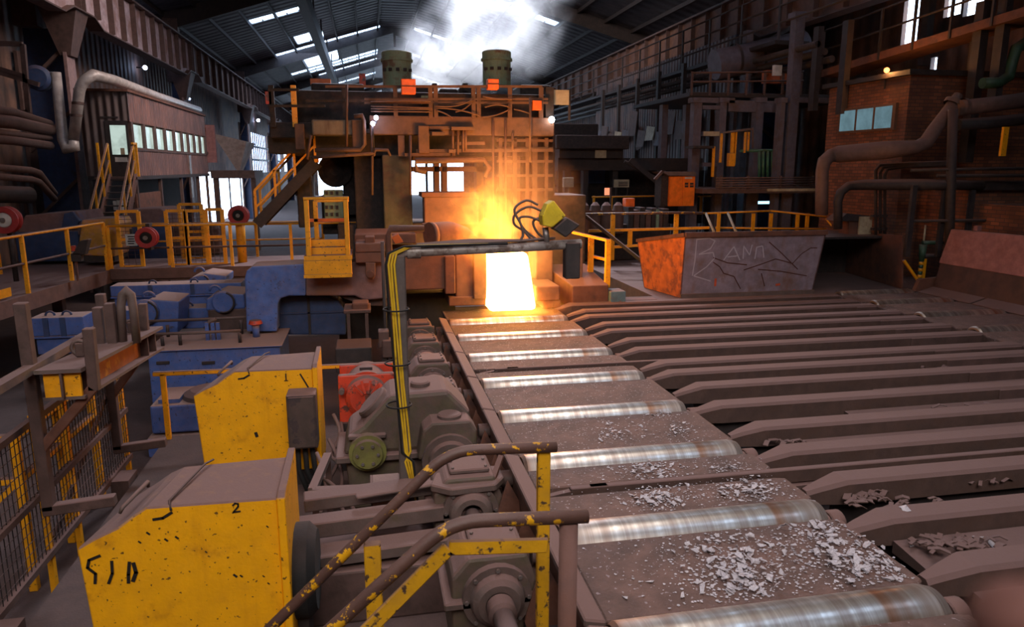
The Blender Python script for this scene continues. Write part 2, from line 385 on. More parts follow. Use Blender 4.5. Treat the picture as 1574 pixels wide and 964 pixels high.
# columns
COLP = coat('column_paint', (150, 118, 114), (110, 84, 80), (.5, .7), 1.0, .6, dust=.4, dustmin=.2)
def column(xa, xb, y, face, name):
    """deep built-up column: web, two flanges, haunch under the crane girder, upper shaft to the roof"""
    o = MB().box(min(xa, xb) + .05, max(xa, xb) - .05, y + .28, y + .36, -1.7, 7.2)
    o = struct(o.build(name, BLUED))
    MB().box(xb - .05, xb + .05, y - .35, y + .35, -1.7, 6.4).build('flange', COLP, o)
    MB().box(xa - .05, xa + .05, y - .35, y + .35, -1.7, 6.4).build('flange', BROWN, o)
    d = 1 if xb > xa else -1
    MB().hexa([(xb - .16, y - .3, 6.3), (xb + .16, y - .3, 6.3), (xb + .16, y + .3, 6.3), (xb - .16, y + .3, 6.3), (xb - .55, y - .55, 7.7), (xb + .55, y - .55, 7.7), (xb + .55, y + .55, 7.7), (xb - .55, y + .55, 7.7)]).build('haunch', BROWN, o)
    zt = roof_z(xa) - .3
    MB().box(xa - .02 if d > 0 else xa - .7, xa + .7 if d > 0 else xa + .02, y - .22, y + .22, 7.2, zt).build('upper_shaft', BROWN, o)
    for z in (1.0, 3.2, 5.2): MB().bar((xa, y - .2, z), (xb, y - .2, z + 1.4), .1, .1).build('lacing', BROWN, o)
    return o
for i, y in enumerate(COLY):
    column(-10.95 if i < 2 else -10.2, -9.5, y, 1, 'trim_%d' % (30 + i)); column(17.0, 14.9, y, -1, 'trim_%d' % (40 + i))
# crane girders with web stiffeners, one per bay
def girder(x, y0, y1, inward, name, pink):
    o = struct(MB().prism([(y0, 7.72), (y0 + .9, 7.72), (y0 + 1.7, 7.42), (y1 - 1.7, 7.42), (y1 - .9, 7.72), (y1, 7.72), (y1, 9.2), (y0, 9.2)], 'x', x - .02, x + .02).build(name, pink))
    m = MB(); pts = [(y0, 7.72), (y0 + .9, 7.72), (y0 + 1.7, 7.42), (y1 - 1.7, 7.42), (y1 - .9, 7.72), (y1, 7.72)]
    for (p, q) in zip(pts, pts[1:]): m.bar((x, p[0], p[1]), (x, q[0], q[1]), .5, .05, (0, 0, 1))
    m.build('bottom_flange', BROWN, o)
    MB().box(x - .28, x + .28, y0, y1, 9.18, 9.25).build('top_flange', BROWN, o)
    MB().box(x - .05, x + .05, y0, y1, 9.25, 9.36).build('crane_rail', STEEL, o)
    n_ = 11
    for k in range(n_ + 1):
        yy = y0 + .2 + (y1 - y0 - .4) * k / n_
        MB().box(x - .22, x + .22, yy - .02, yy + .02, 7.5 if 1 < k < n_ - 1 else 7.75, 9.18).build('stiffener', BROWN, o)
GPINK = coat('girder_paint', (206, 182, 190), (150, 116, 110), (0.45, 0.65), 1.0, .6, dust=.5, dustmin=.3)
GBR = coat('girder_rust', (122, 84, 66), (92, 64, 56), (0.45, 0.65), 1.0, .7, dust=.5, dustmin=.3)
ys = [-3] + COLY + [118]
for i in range(len(ys) - 1):
    girder(-9.1, ys[i], ys[i + 1], 1, 'trim_%d' % (50 + i), GPINK if i < 3 else GBR)
    girder(14.6, ys[i], ys[i + 1], -1, 'trim_%d' % (60 + i), GBR)
# wall girts above the crane girders
for j, z in enumerate((9.7, 10.6)):
    for x, nm in ((XL + .1, 70), (XR - .1, 75)):
        struct(MB().box(x - .07, x + .07, 5, YF, z - .08, z + .08).build('trim_%d' % (nm + j), BROWN))
# service beam slung under the left roof slope
o = struct(MB().box(-3.0, -2.5, 12, 118, 10.5, 11.3).build('trim_80', DARK))
for k in range(12): MB().box(-2.8, -2.7, 16 + 8 * k, 16.1 + 8 * k, 11.3, roof_z(-2.75)).build('hanger', DARK, o)
ORD = ['nearest', 'second nearest', 'third', 'fourth', 'fifth', 'sixth', 'seventh', 'eighth', 'ninth', 'tenth', 'eleventh', 'twelfth', 'thirteenth', 'fourteenth', 'fifteenth', 'sixteenth', 'seventeenth', 'eighteenth', 'nineteenth', 'twentieth']
def ordn(i, n):
    return 'farthest' if i == n - 1 else ORD[i]
# ================================================================ ground
struct(MB().box(-12, 17.2, -12, 120, -1.75, -1.55).build('floor', FLOORM))
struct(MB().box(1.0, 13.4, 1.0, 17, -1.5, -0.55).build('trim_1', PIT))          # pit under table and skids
struct(MB().box(-2.9, 1.0, 2.5, 10.5, -1.5, -1.02).build('trim_2', FLOORM))     # drive platform
struct(MB().box(6.0, 16.5, 13.95, 22, -1.5, -0.03).box(3.9, 6.0, 13.95, 14.7, -1.5, -.03).build('trim_3', coat('deck_plate', (84, 70, 68), (58, 46, 44), (0.5, .7), 1.5, .85, dust=.5, dustmin=.3))) # plated deck behind the skids
struct(MB().box(11.98, 16.5, 2.0, 13.95, -1.5, -0.1).build('trim_4', FLOORM))
# ================================================================ main roller table
RY = [3.66, 4.93, 6.30, 7.60, 8.90, 10.20, 11.50, 12.72]
X0, X1 = 1.34, 3.55
def make_roller(xc, half, y, label, group, mat=ROLL):
    t = thing('table_roller', label, 'roller', (xc, y, -0.16), group)
    b = MB().lathe((xc - half, y, -0.16), (1, 0, 0), [(0, .15), (0, .185), (.03, .205), (half * 2 - .09, .205), (half * 2 - .02, .185), (half * 2, .15), (half * 2, .06)], 40)
    b.build('barrel', mat, t)
    MB().cyl((xc + half - .01, y, -.16), (xc + half + .16, y, -.16), .075, n=16).build('neck', GREY, t)
    MB().cyl((xc - half + .01, y, -.16), (xc - half - .22, y, -.16), .075, n=16).build('neck', GREY, t)
    bb = MB().cyl((xc + half + .07, y, -.17), (xc + half + .19, y, -.17), .11, n=18); bb.box(xc + half + .07, xc + half + .19, y - .13, y + .13, -.5, -.17); bb.build('bearing_block', BROWN, t, 0.01)
    return t
n = len(RY)
first = make_roller(2.43, 1.1, RY[0], 'nearest shiny steel roller of the main table, cut by the lower picture edge', 'rollers of the main table')
for i in range(1, n):
    dup(first, (2.43, RY[i], -.16), ordn(i, n) + ' shiny steel roller of the main table, counted from the viewer')
# apron plates between the rollers (two bays have a slot for a drag rail)
SLOT = {1: 5.66, 4: 9.52}
def apron(y0, y1, label):
    t = thing('apron_plate', label, 'plate', ((X0 + X1) / 2, (y0 + y1) / 2, -.1), 'apron plates between the rollers')
    MB().prism([(X0, y0 + .0), (X1 - .02, y0), (X1 + .04, y0 + .04), (X1 + .04, y1 - .03), (X1 - .06, y1), (X0, y1)], 'z', -.1, -.03).build('plate', PLATE, t, .012)
    MB().box(X0 + .05, X1 - .05, y0 + .1, y0 + .16, -.5, -.1).build('support_rib', BROWN, t)
    MB().box(X0 + .05, X1 - .05, y1 - .16, y1 - .1, -.5, -.1).build('support_rib', BROWN, t)
ap = 0
edges = []
for i in range(-1, n):
    a = (RY[i] if i >= 0 else 2.35) + .165; b = (RY[i + 1] if i + 1 < n else 14.1) - .165
    if i in SLOT:
        s0 = SLOT[i]; spans = [(a, s0 - .09), (s0 + .09, b)]
    else: spans = [(a, b)]
    for j, (p, q) in enumerate(spans):
        if i < 0: lb = 'dusty apron plate in front of the nearest roller, mostly below the picture'
        elif i == n - 1: lb = 'dusty apron plate at the mill end, under the white-hot ingot'
        elif i in SLOT: lb = 'dusty apron plate %s the drag rail between the %s and %s rollers' % (('in front of', 'behind')[j], ORD[i], ORD[i + 1])
        else: lb = 'dusty apron plate between the %s and %s rollers of the main table' % (ORD[i], 'farthest' if i + 1 == n - 1 else ORD[i + 1])
        apron(p, q, lb)
# drag rails running across table and skids
for i, s0 in SLOT.items():
    t = thing('drag_rail', 'long thin drag rail lying in a slot across the %s plates' % ('near' if i == 1 else 'far'), 'rail', (5.5, s0, -.1))
    MB().box(1.62, 9.7, s0 - .035, s0 + .035, -.13, -.0).build('rail', BARM, t, .008)
    MB().box(1.5, 9.7, s0 - .08, s0 + .08, -.2, -.14).build('channel', BROWN, t)
    MB().prism([(1.35, -.12), (1.95, -.12), (1.95, .0), (1.8, .0), (1.42, -.06)], 'y', s0 - .03, s0 + .03).build('hook', BARM, t)
# left edge of the table: guard segments, one per bay
for i in range(-1, n - 1):
    a = RY[i] if i >= 0 else 2.4; b = RY[i + 1]
    t = thing('side_guard', 'dusty side guard strip on the table edge beside the %s roller gap' % (ORD[i + 1]), 'guard rail', (1.25, (a + b) / 2, -.3), 'side guard strips along the table edge')
    top = MB().hexa([(1.16, a + .04, .03), (1.30, a + .04, .0), (1.30, b - .0, .0), (1.16, b - .0, .03), (1.16, a + .04, .09), (1.30, a + .04, .06), (1.30, b, .06), (1.16, b, .09)])
    top.build('cap_strip', GREY, t, .012)
    MB().hexa([(1.27, a + .04, -.5), (1.31, a + .04, -.5), (1.31, b, -.5), (1.27, b, -.5), (1.21, a + .04, .03), (1.25, a + .04, .03), (1.25, b, .03), (1.21, b, .03)]).build('web', RUST, t)
    for yy in (a + .33, b - .33):
        g = MB(); hx, hz, hr = 1.13, -.42, .045     # gusset plate with a round hole
        outer = [(1.22, 0.0), (1.26, -.6), (0.98, -.6), (1.0, -.45), (1.14, 0.0)]
        ring = [(hx + hr * math.cos(math.radians(q)), hz + hr * math.sin(math.radians(q))) for q in range(0, 360, 30)]
        def on_outer(ang):
            d = (math.cos(ang), math.sin(ang)); best = None
            for (p, q) in zip(outer, outer[1:] + outer[:1]):
                ex, ez = q[0] - p[0], q[1] - p[1]; den = d[0] * ez - d[1] * ex
                if abs(den) < 1e-9: continue
                tt = ((p[0] - hx) * ez - (p[1] - hz) * ex) / den; uu = ((p[0] - hx) * d[1] - (p[1] - hz) * d[0]) / den
                if tt > 0 and -1e-6 <= uu <= 1 + 1e-6 and (best is None or tt < best): best = tt
            return (hx + d[0] * best, hz + d[1] * best)
        om = [on_outer(math.radians(q)) for q in range(0, 360, 30)]
        for s_ in (-.012, .012):
            vs_ = [(q[0], yy + s_, q[1]) for q in ring] + [(q[0], yy + s_, q[1]) for q in om]
            g.add(vs_, [(k, (k + 1) % 12, 12 + (k + 1) % 12, 12 + k) for k in range(12)])
        g.add([(q[0], yy - .012, q[1]) for q in om] + [(q[0], yy + .012, q[1]) for q in om], [(k, (k + 1) % 12, 12 + (k + 1) % 12, 12 + k) for k in range(12)])
        g.build('gusset', RUST, t)
# ================================================================ skid bars to the right of the table
SKID = [3.22, 3.90, 4.61, 5.30, 5.98, 6.66, 7.40, 8.10, 8.74, 9.23, 9.98, 10.62, 11.28, 11.85, 12.52, 13.08, 13.72]
ns = len(SKID)
rb = random.Random(3)
for i, y in enumerate(SKID):
    xs = 3.52 + (.1 if i % 2 else 0); xe = 9.85
    t = thing('skid_bar', '%s long dusty skid bar beside the roller table, counted from the viewer' % ordn(i, ns), 'skid bar', (6.7, y, -.35), 'skid bars of the transfer bed')
    w = .125; h = rb.uniform(-.006, .006)
    # bar with a top that slopes down at its left end and chamfered shoulders
    def sec(x, zt, ww): return [(x, y - ww, -.15), (x, y + ww, -.15), (x, y + ww, zt - .03), (x, y + ww - .03, zt), (x, y - ww + .03, zt), (x, y - ww, zt - .03)]
    secs = [sec(xs, -.04, .06), sec(xs + .12, .0, .085), sec(xs + .34, .06 + h, w), sec(xe - .12, .06 + h, w), sec(xe, .0, w * .8)]
    m = MB(); vs_ = sum(secs, []); fs = []
    for k in range(len(secs) - 1):
        for j in range(6): fs.append((k * 6 + j, k * 6 + (j + 1) % 6, (k + 1) * 6 + (j + 1) % 6, (k + 1) * 6 + j))
    fs += [tuple(range(5, -1, -1)), tuple(range(len(vs_) - 6, len(vs_)))]
    m.add(vs_, fs).build('bar', BARM, t)
    # worn wear strip bolted on the far end of the bar's flank
    xw = 6.2 + 0.22 * i
    if xw < 9.4: MB().box(xw, xe - .15, y - w - .022, y - w, -.12, .035 + h).build('wear_strip', BROWN, t, .006)
    MB().box(xs + .3, xe - .1, y - .02, y + .05, -.58, -.15).build('pedestal', DARK, t)
# dusty flats lying between the bars (flat bottom troughs partly filled)
for i in range(ns - 1):
    ya, yb = SKID[i] + .16, SKID[i + 1] - .14
    if i in (0, 1, 2, 4, 5, 6, 7, 8, 10, 11, 12, 13):
        x_a = {0: 3.9, 1: 3.85, 2: 6.3, 4: 4.3, 5: 5.4, 6: 6.3, 7: 6.0, 8: 7.0, 10: 6.6, 11: 7.8, 12: 7.2, 13: 8.0}[i]
        t = tag(MB().hexa([(x_a, ya + .04, -.2), (9.8, ya + .04, -.2), (9.8, yb, -.2), (x_a, yb, -.2), (x_a, ya + .06, -.14), (9.8, ya + .06, -.10), (9.8, yb, -.08), (x_a, yb, -.10)]).build('trough_plate', BARM), 'dusty trough plate lying between the %s and %s skid bars' % (ORD[i], ORD[i + 1] if i + 1 < ns - 1 else 'farthest'), 'plate', 'trough plates between the skid bars')
# ================================================================ second roller table on the right
RY2 = [9.15, 10.4, 11.7, 12.98, 14.12]
ROLL2 = ROLL
r0 = make_roller(11.0, .92, RY2[0], 'nearest roller of the right-hand table by the brick wall', 'rollers of the right-hand table')
for i in range(1, 5): dup(r0, (11.0, RY2[i], -.16), ordn(i, 5) + ' roller of the right-hand table, glinting orange')
for i in range(5):
    a = RY2[i - 1] + .17 if i else 7.9; b = RY2[i] - .17
    t = tag(MB().box(9.9, 12.0, a, b, -.1, -.02).build('deck_plate', PLATE, bevel=.01), 'grey deck plate before the %s roller of the right-hand table' % ordn(i, 5), 'plate', 'deck plates of the right-hand table')
# ================================================================ mill scale flakes
fm = []
rf = random.Random(11)
for k in range(10):
    m = MB(); nn = rf.randint(5, 7); ang = sorted(rf.uniform(0, 6.283) for _ in range(nn)); pts = []
    for a in ang:
        r = rf.uniform(.5, 1.0); pts.append((r * math.cos(a), r * .7 * math.sin(a), rf.uniform(-.12, .25)))
    c = (0, 0, .12)
    m.add([c] + pts + [(p[0], p[1], p[2] - .06) for p in pts], [(0, 1 + j, 1 + (j + 1) % nn) for j in range(nn)] + [(1 + j, 1 + nn + j, 1 + nn + (j + 1) % nn, 1 + (j + 1) % nn) for j in range(nn)])
    me = bpy.data.meshes.new('scale_flake'); me.from_pydata(m.v, [], m.f); me.materials.append(FLAKE); fm.append(me)
HEAPS = [  # px, py centre, spread x, spread y (pixels), count, size
    (1115, 860, 55, 30, 95, .030), (1150, 900, 40, 25, 60, .034), (1290, 850, 55, 30, 95, .030), (1340, 875, 40, 18, 45, .030), (1255, 815, 30, 12, 30, .028),
    (1000, 722, 30, 10, 45, .026), (1010, 765, 34, 12, 55, .027), (1150, 752, 35, 11, 55, .028), (1115, 717, 20, 6, 16, .024), (945, 665, 30, 10, 26, .024), (1045, 662, 14, 8, 14, .026), (1015, 636, 16, 4, 12, .022)]
LOOSE = [(960, 918, .03), (1048, 916, .03), (1000, 893, .03), (1200, 835, .025), (960, 773, .03), (990, 805, .02), (1290, 598, .05), (1170, 705, .03), (1250, 770, .03), (900, 640, .02), (840, 610, .02), (985, 655, .03), (1390, 798, .05), (1530, 822, .06), (1505, 812, .05), (1480, 820, .05), (1220, 685, .05)]
flakes = []
for (px, py, sx, sy, cnt, sz) in HEAPS:
    for _ in range(cnt):
        flakes.append((rf.gauss(px, sx * .62), rf.gauss(py, sy * .62), sz * rf.uniform(.5, 1.35)))
flakes = [(a, b, c) for (a, b, c) in flakes if b < 912 and all(abs(at(a, b, Z=-.02).y - y) > .2 for y in RY)]
flakes.sort(key=lambda q: -q[2])
big, small = flakes[:270], flakes[270:]
for (px, py, sz) in big + LOOSE:
    p = at(px, py, Z=-.02)
    o = bpy.data.objects.new('scale_flake', rf.choice(fm)); COL.objects.link(o)
    zz = -.022 + (rf.uniform(0, .035) if (px, py, sz) in big else 0.0)
    if p.x > 3.62: zz = .065 if min(abs(p.y - s) for s in SKID) < .1 else -.1
    o.location = (p.x, p.y, zz); o.rotation_euler = (rf.uniform(-.5, .5), rf.uniform(-.5, .5), rf.uniform(0, 6.28)); o.scale = (sz * 1.35,) * 3
    tag(o, 'curled pale grey flake of mill scale lying loose on the dusty plates and bars', 'flake', 'mill scale flakes')
m = MB()
def sprinkle(p, sz, z):
    nn = 5; a0 = rf.uniform(0, 6); pts = [(p.x + sz * rf.uniform(.5, 1) * math.cos(a0 + q * 1.256), p.y + sz * rf.uniform(.4, .9) * math.sin(a0 + q * 1.256), z + rf.uniform(0, sz * .4)) for q in range(nn)]
    m.add([(p.x, p.y, z + sz * .25)] + pts, [(0, 1 + j, 1 + (j + 1) % nn) for j in range(nn)])
for (px, py, sz) in small: sprinkle(at(px, py, Z=-.02), sz, -.025)
for (px, py, sx, sy, cnt, sz) in HEAPS:
    for _ in range(cnt * 5):
        p = at(rf.gauss(px, sx * 1.1), rf.gauss(py, sy * 1.1), Z=-.02)
        if X0 < p.x < X1 and all(abs(p.y - y) > .2 for y in RY): sprinkle(p, rf.uniform(.005, .018), -.026)
for _ in range(3500):
    y = rf.uniform(4, 12.9); x = rf.uniform(1.5, 3.5)
    if all(abs(y - q) > .2 for q in RY): sprinkle(Vector((x, y, 0)), rf.uniform(.003, .009), -.028)
o = m.build('scale_debris', FLAKE, kind='stuff'); tag(o, 'fine crumbs of mill scale scattered over the apron plates', 'debris')
# dark curled strips of scale caught between the near skid bars
rc = random.Random(5); k_ = 0
for (px, py, sx, sy, cnt) in [(1345, 768, 60, 10, 34), (1460, 835, 70, 14, 36), (1220, 680, 40, 4, 14), (1480, 740, 60, 4, 12), (1330, 690, 60, 4, 12), (1500, 625, 50, 4, 10), (1420, 565, 60, 3, 8)]:
    for _ in range(cnt):
        p = at(rc.gauss(px, sx * .6), rc.gauss(py, sy * .5), Z=-.06); L = rc.uniform(.05, .16); a = rc.uniform(-.9, .9); d = Vector((math.cos(a), math.sin(a), rc.uniform(-.3, .3)))
        if p.x < 3.9: p.x = 3.9 + rc.uniform(0, .4)
        q = MB(); e = Vector((-d.y, d.x, 0)) * rc.uniform(.012, .03); z = Vector((0, 0, rc.uniform(.01, .03)))
        A, B, C = -d * L / 2, z, d * L / 2
        q.add([A - e, A + e, B - e, B + e, C - e, C + e] + [v - Vector((0, 0, .008)) for v in (A - e, A + e, B - e, B + e, C - e, C + e)], [(0, 1, 3, 2), (2, 3, 5, 4), (6, 8, 9, 7), (8, 10, 11, 9), (0, 6, 7, 1), (4, 5, 11, 10), (0, 2, 8, 6), (2, 4, 10, 8), (1, 7, 9, 3), (3, 9, 11, 5)])
        o = q.build('scale_strip', BARM); o.location = (p.x, p.y, -.055); tag(o, 'dusty curled strip of scale caught between the near skid bars', 'scale strip', 'scale strips between the skid bars')
# ================================================================ roller drive line on the left of the table
def bolt(m, p, r=.014, h=.018): m.cyl(p, (p[0], p[1], p[2] + h), r, n=6)
def gearbox(y, label):
    x = .80
    t = thing('roller_gearbox', label, 'gearbox', (x, y, -1.02), 'gearboxes along the table edge')
    MB().prism([(x - .32, -.78), (x + .3, -.78), (x + .3, -.22), (x + .22, .0), (x - .2, .0), (x - .32, -.14)], 'y', y - .27, y + .27).build('housing', GREEN, t, .03)
    MB().box(x - .38, x + .36, y - .33, y + .33, -.36, -.30).build('split_flange', GREY, t, .012)
    c = MB().box(x - .17, x + .19, y - .2, y + .17, 0, .045).build('inspection_cover', GREY, t, .012)
    b = MB()
    for dx in (-.14, .16):
        for dy in (-.16, .0, .13): bolt(b, (x + dx, y + dy, .045))
    b.build('bolts', STEEL, c)
    h = MB().lathe((x, y - .26, -.30), (0, -1, 0), [(0, .25), (.07, .25), (.07, .2), (.12, .185), (.15, .15), (.15, .10), (.11, .09)], 24).build('bearing_hub', GREY, t)
    q = MB()
    for k in range(8):
        a = k * math.pi / 4; p = Vector((x + .225 * math.cos(a), y - .33, -.30 + .225 * math.sin(a))); q.cyl(p, p + Vector((0, -.02, 0)), .016, n=6)
    q.build('bolts', STEEL, h)
    MB().cyl((x + .28, y, -.16), (1.0, y, -.16), .1, n=16).build('output_sleeve', BROWN, t)
    MB().box(x - .3, x + .28, y - .24, y + .24, -1.02, -.78).build('pedestal', DARK, t)
    return t
GY = [(4.93, 1), (6.30, 2), (8.90, 4), (10.20, 5), (11.50, 6), (12.72, 7)]
for y, i in GY: gearbox(y, 'dusty gearbox with round hub beside the %s roller of the main table' % ('farthest' if i == 7 else ORD[i]))
# line shaft pieces between the gearboxes
for k, (a, b) in enumerate([(2.2, 4.52), (5.2, 5.9), (6.57, 7.22), (8.35, 8.48), (9.17, 9.79), (10.47, 11.09), (11.77, 12.31)]):
    names = ['thick line shaft running from the nearest gearbox towards the viewer', 'short line shaft behind the nearest gearbox', 'short line shaft entering the big reducer from the front', 'shaft coupling behind the big reducer', 'line shaft under a round cover behind the fifth gearbox', 'line shaft under a round cover before the far gearboxes', 'farthest line shaft under a round cover by the mill']
    if k == 3: continue
    t = thing('line_shaft', names[k], 'shaft', (.8, (a + b) / 2, -.3), 'line shaft pieces')
    MB().cyl((.8, a, -.3), (.8, b, -.3), .07 if k else .075, n=18).build('shaft', GREY, t)
    if k >= 3:
        mm = MB(); n_ = 10; vs_ = []
        for yy in (a + .05, b - .05):
            for r in (.2, .18):
                for i in range(n_ + 1):
                    an = math.pi * i / n_; vs_.append((.8 + r * math.cos(an), yy, -.3 + r * math.sin(an)))
        M_ = n_ + 1; fs = []
        for i in range(n_):
            fs += [(i, i + 1, 2 * M_ + i + 1, 2 * M_ + i), (M_ + i, 3 * M_ + i, 3 * M_ + i + 1, M_ + i + 1), (i, M_ + i, M_ + i + 1, i + 1), (2 * M_ + i, 2 * M_ + i + 1, 3 * M_ + i + 1, 3 * M_ + i)]
        mm.add(vs_, fs, True).build('cover', GREY, t)
    if k == 0: MB().lathe((.8, 4.38, -.3), (0, 1, 0), [(0, .075), (.02, .1), (.13, .1)], 22).build('collar', BROWN, t)
# big reducer in the middle
t = thing('gear_reducer', 'large dusty gear reducer with sloping casing beside the roller table', 'gearbox', (.45, 7.9, -1.02))
prof = [(-.36, -.35), (-.3, -.12), (-.14, -.02), (.16, .30), (.78, .32), (1.02, .06), (1.1, -.35)]
MB().prism(prof, 'y', 7.62, 8.3).build('upper_casing', GREEN, t, .05)
MB().box(-.44, 1.18, 7.55, 8.36, -.42, -.34).build('split_flange', GREY, t, .015)
MB().prism([(-.3, -1.0), (1.05, -1.0), (1.08, -.42), (-.34, -.42)], 'y', 7.64, 8.28).build('lower_casing', GREEN, t, .04)
MB().prism([(.42, -.35), (.48, -.02), (.58, .06), (.98, .06), (1.06, -.06), (1.06, -.35)], 'y', 7.34, 7.66).build('output_casing', GREEN, t, .03)
h = MB().lathe((.76, 7.36, -.37), (0, -1, 0), [(0, .3), (.08, .3), (.08, .24), (.14, .22), (.14, .16), (.1, .15)], 28).build('output_hub', GREY, t)
h2 = MB().lathe((-.1, 7.62, -.30), (0, -1, 0), [(0, .2), (.1, .2), (.1, .16), (.16, .155), (.16, .0)], 24).build('input_hub', coat('olive_paint', (124, 120, 60), (98, 86, 60), (.5, .7), 6, .6, dust=.8, dustmin=.3), t)
q = MB()
for k in range(6):
    a = k * math.pi / 3; p = Vector((-.1 + .11 * math.cos(a), 7.46, -.30 + .11 * math.sin(a))); q.cyl(p, p + Vector((0, -.02, 0)), .018, n=6)
q.build('bolts', STEEL, h2)
MB().box(-.3, .1, 7.56, 7.64, -.16, -.11).build('bearing_rib', GREY, t, .01)
MB().lathe((.78, 7.5, .06), (0, 0, 1), [(-.02, .13), (.03, .13), (.045, .11), (.045, .0)], 20).build('filler_cap', GREY, t)
MB().lathe((.5, 7.9, .32), (0, 0, 1), [(-.02, .11), (.03, .11), (.045, .09), (.045, .0)], 20).build('filler_cap', GREY, t)
c = Vector((-.02, 7.9, .14)); MB().lathe(c, (-.7, 0, .72), [(-.02, .2), (.03, .2), (.045, .18), (.045, 0)], 20).build('inspection_cover', GREY, t)
MB().cyl((.28, 7.58, -.14), (.28, 7.58, .06), .022, n=10).build('breather_pipe', GREY, t)
# red motor behind it
t = thing('drive_motor', 'red electric motor with dust-covered round casing behind the big reducer', 'motor', (-.1, 9.0, -1.02))
MB().lathe((-.1, 8.75, -.08), (0, 1, 0), [(0, .0), (0, .2), (.03, .25), (.12, .27), (.12, .31), (.2, .31), (.2, .28), (.75, .28), (.8, .2), (.8, 0)], 30).build('casing', RED, t)
MB().box(-.44, .24, 8.86, 8.95, -.42, .2).build('end_plate', RED, t, .02)
MB().box(-.44, .24, 9.35, 9.43, -.42, .2).build('end_plate', RED, t, .02)
MB().box(-.45, .25, 8.8, 9.5, -1.02, -.4).build('base', DARK, t)
MB().box(-.02, -.18, 9.05, 9.09, .2, .235).build('lifting_lug', DARK, t)
for i in range(4):
    a = math.radians(50 + 27 * i); p = Vector((-.1 + .235 * math.cos(a), 8.76, -.08 + .235 * math.sin(a)))
    MB().bar(p, Vector((-.1 + .07 * math.cos(a), 8.74, -.08 + .07 * math.sin(a))), .03, .03).build('cooling_rib', RED, t)
for s_ in (-1, 1): MB().cyl((-.1 + s_ * .3, 8.84, .02), (-.1 + s_ * .3, 8.74, .02), .035, n=10).build('clamp_bolt', GREY, t)
# hoses between motor, reducer and guard
rh = random.Random(9)
HOSES = [((-.5, 8.6, -.2), (-.45, 8.0, -.55), 'thin grey hose sagging in front of the red motor'), ((-.42, 8.7, -.35), (-.6, 7.2, -.8), 'pale hose looping down beside the red motor base'), ((-.55, 8.3, -.4), (-.25, 7.0, -.85), 'hose lying in the corner of the drive frame'), ((-.6, 7.6, -.55), (.1, 6.85, -.85), 'thick hose bending along the drive frame'), ((-.66, 7.9, -.4), (-.5, 6.8, -.9), 'dusty hose hanging below the dark switch box')]
for (a, b, lb) in HOSES:
    a = Vector(a); b = Vector(b); pts = []
    for k in range(11):
        s_ = k / 10; p = a.lerp(b, s_); p.z -= .12 * math.sin(math.pi * s_); p.x += .06 * math.sin(2 * math.pi * s_); pts.append(p)
    tag(MB().tube(pts, .022, 8).build('hose', GREY), lb, 'hose', 'hoses of the drive')
# drive frame (channel corner with hoses) and bars stacked in front of the reducer
t = thing('hose_cradle', 'angle-iron frame round the hoses below the big reducer', 'frame', (-.2, 6.9, -1.02))
MB().bar((-.62, 6.72, -.32), (.35, 6.72, -.36), .08, .06).build('front_rail', GREY, t)
MB().bar((-.62, 6.72, -.32), (-.52, 7.6, -.32), .08, .06).build('side_rail', GREY, t)
for p in ((-.6, 6.74), (.33, 6.74), (-.52, 7.58)): MB().box(p[0] - .03, p[0] + .03, p[1] - .03, p[1] + .03, -1.02, -.34).build('leg', BROWN, t)
FL = [((-.66, 6.32, -.24), (.72, 6.45, -.22), .2, .12, 'upper dusty flat bar of the stack before the big reducer'), ((-.70, 5.98, -.32), (.66, 6.08, -.30), .2, .14, 'middle dusty flat bar of the stack before the big reducer'), ((-.72, 5.72, -.46), (.6, 5.80, -.44), .24, .1, 'lowest dusty flat bar of the stack, nearest the yellow guard'), ((-.2, 6.15, -.15), (.5, 6.25, -.13), .1, .03, 'thin bent strip lying across the flat bars')]
for (a, b, w, h, lb) in FL:
    tag(MB().bar(a, b, w, h, (0, 0, 1)).build('flat_bar', GREY, bevel=.01), lb, 'steel bar', 'flat bars stacked before the reducer')
tag(MB().box(-.7, .62, 5.6, 6.5, -1.02, -.55).build('stack_support', BROWN, bevel=.02), 'brown support beam under the stack of flat bars', 'beam')
t = thing('slotted_bracket', 'dusty slotted steel bracket lying between flat bars and side guard', 'bracket', (1.0, 6.2, -.2))
MB().prism([(.45, 6.05), (.62, 5.92), (1.02, 5.95), (1.12, 6.1), (1.12, 6.36), (.8, 6.4), (.52, 6.3)], 'z', -.12, -.05).build('plate', GREY, t, .012)
MB().box(.82, 1.04, 6.18, 6.26, -.052, -.045).build('slot', DARK, t)
MB().bar((1.02, 6.08, -.05), (1.12, 6.22, .1), .05, .03).build('finger', RUST, t)
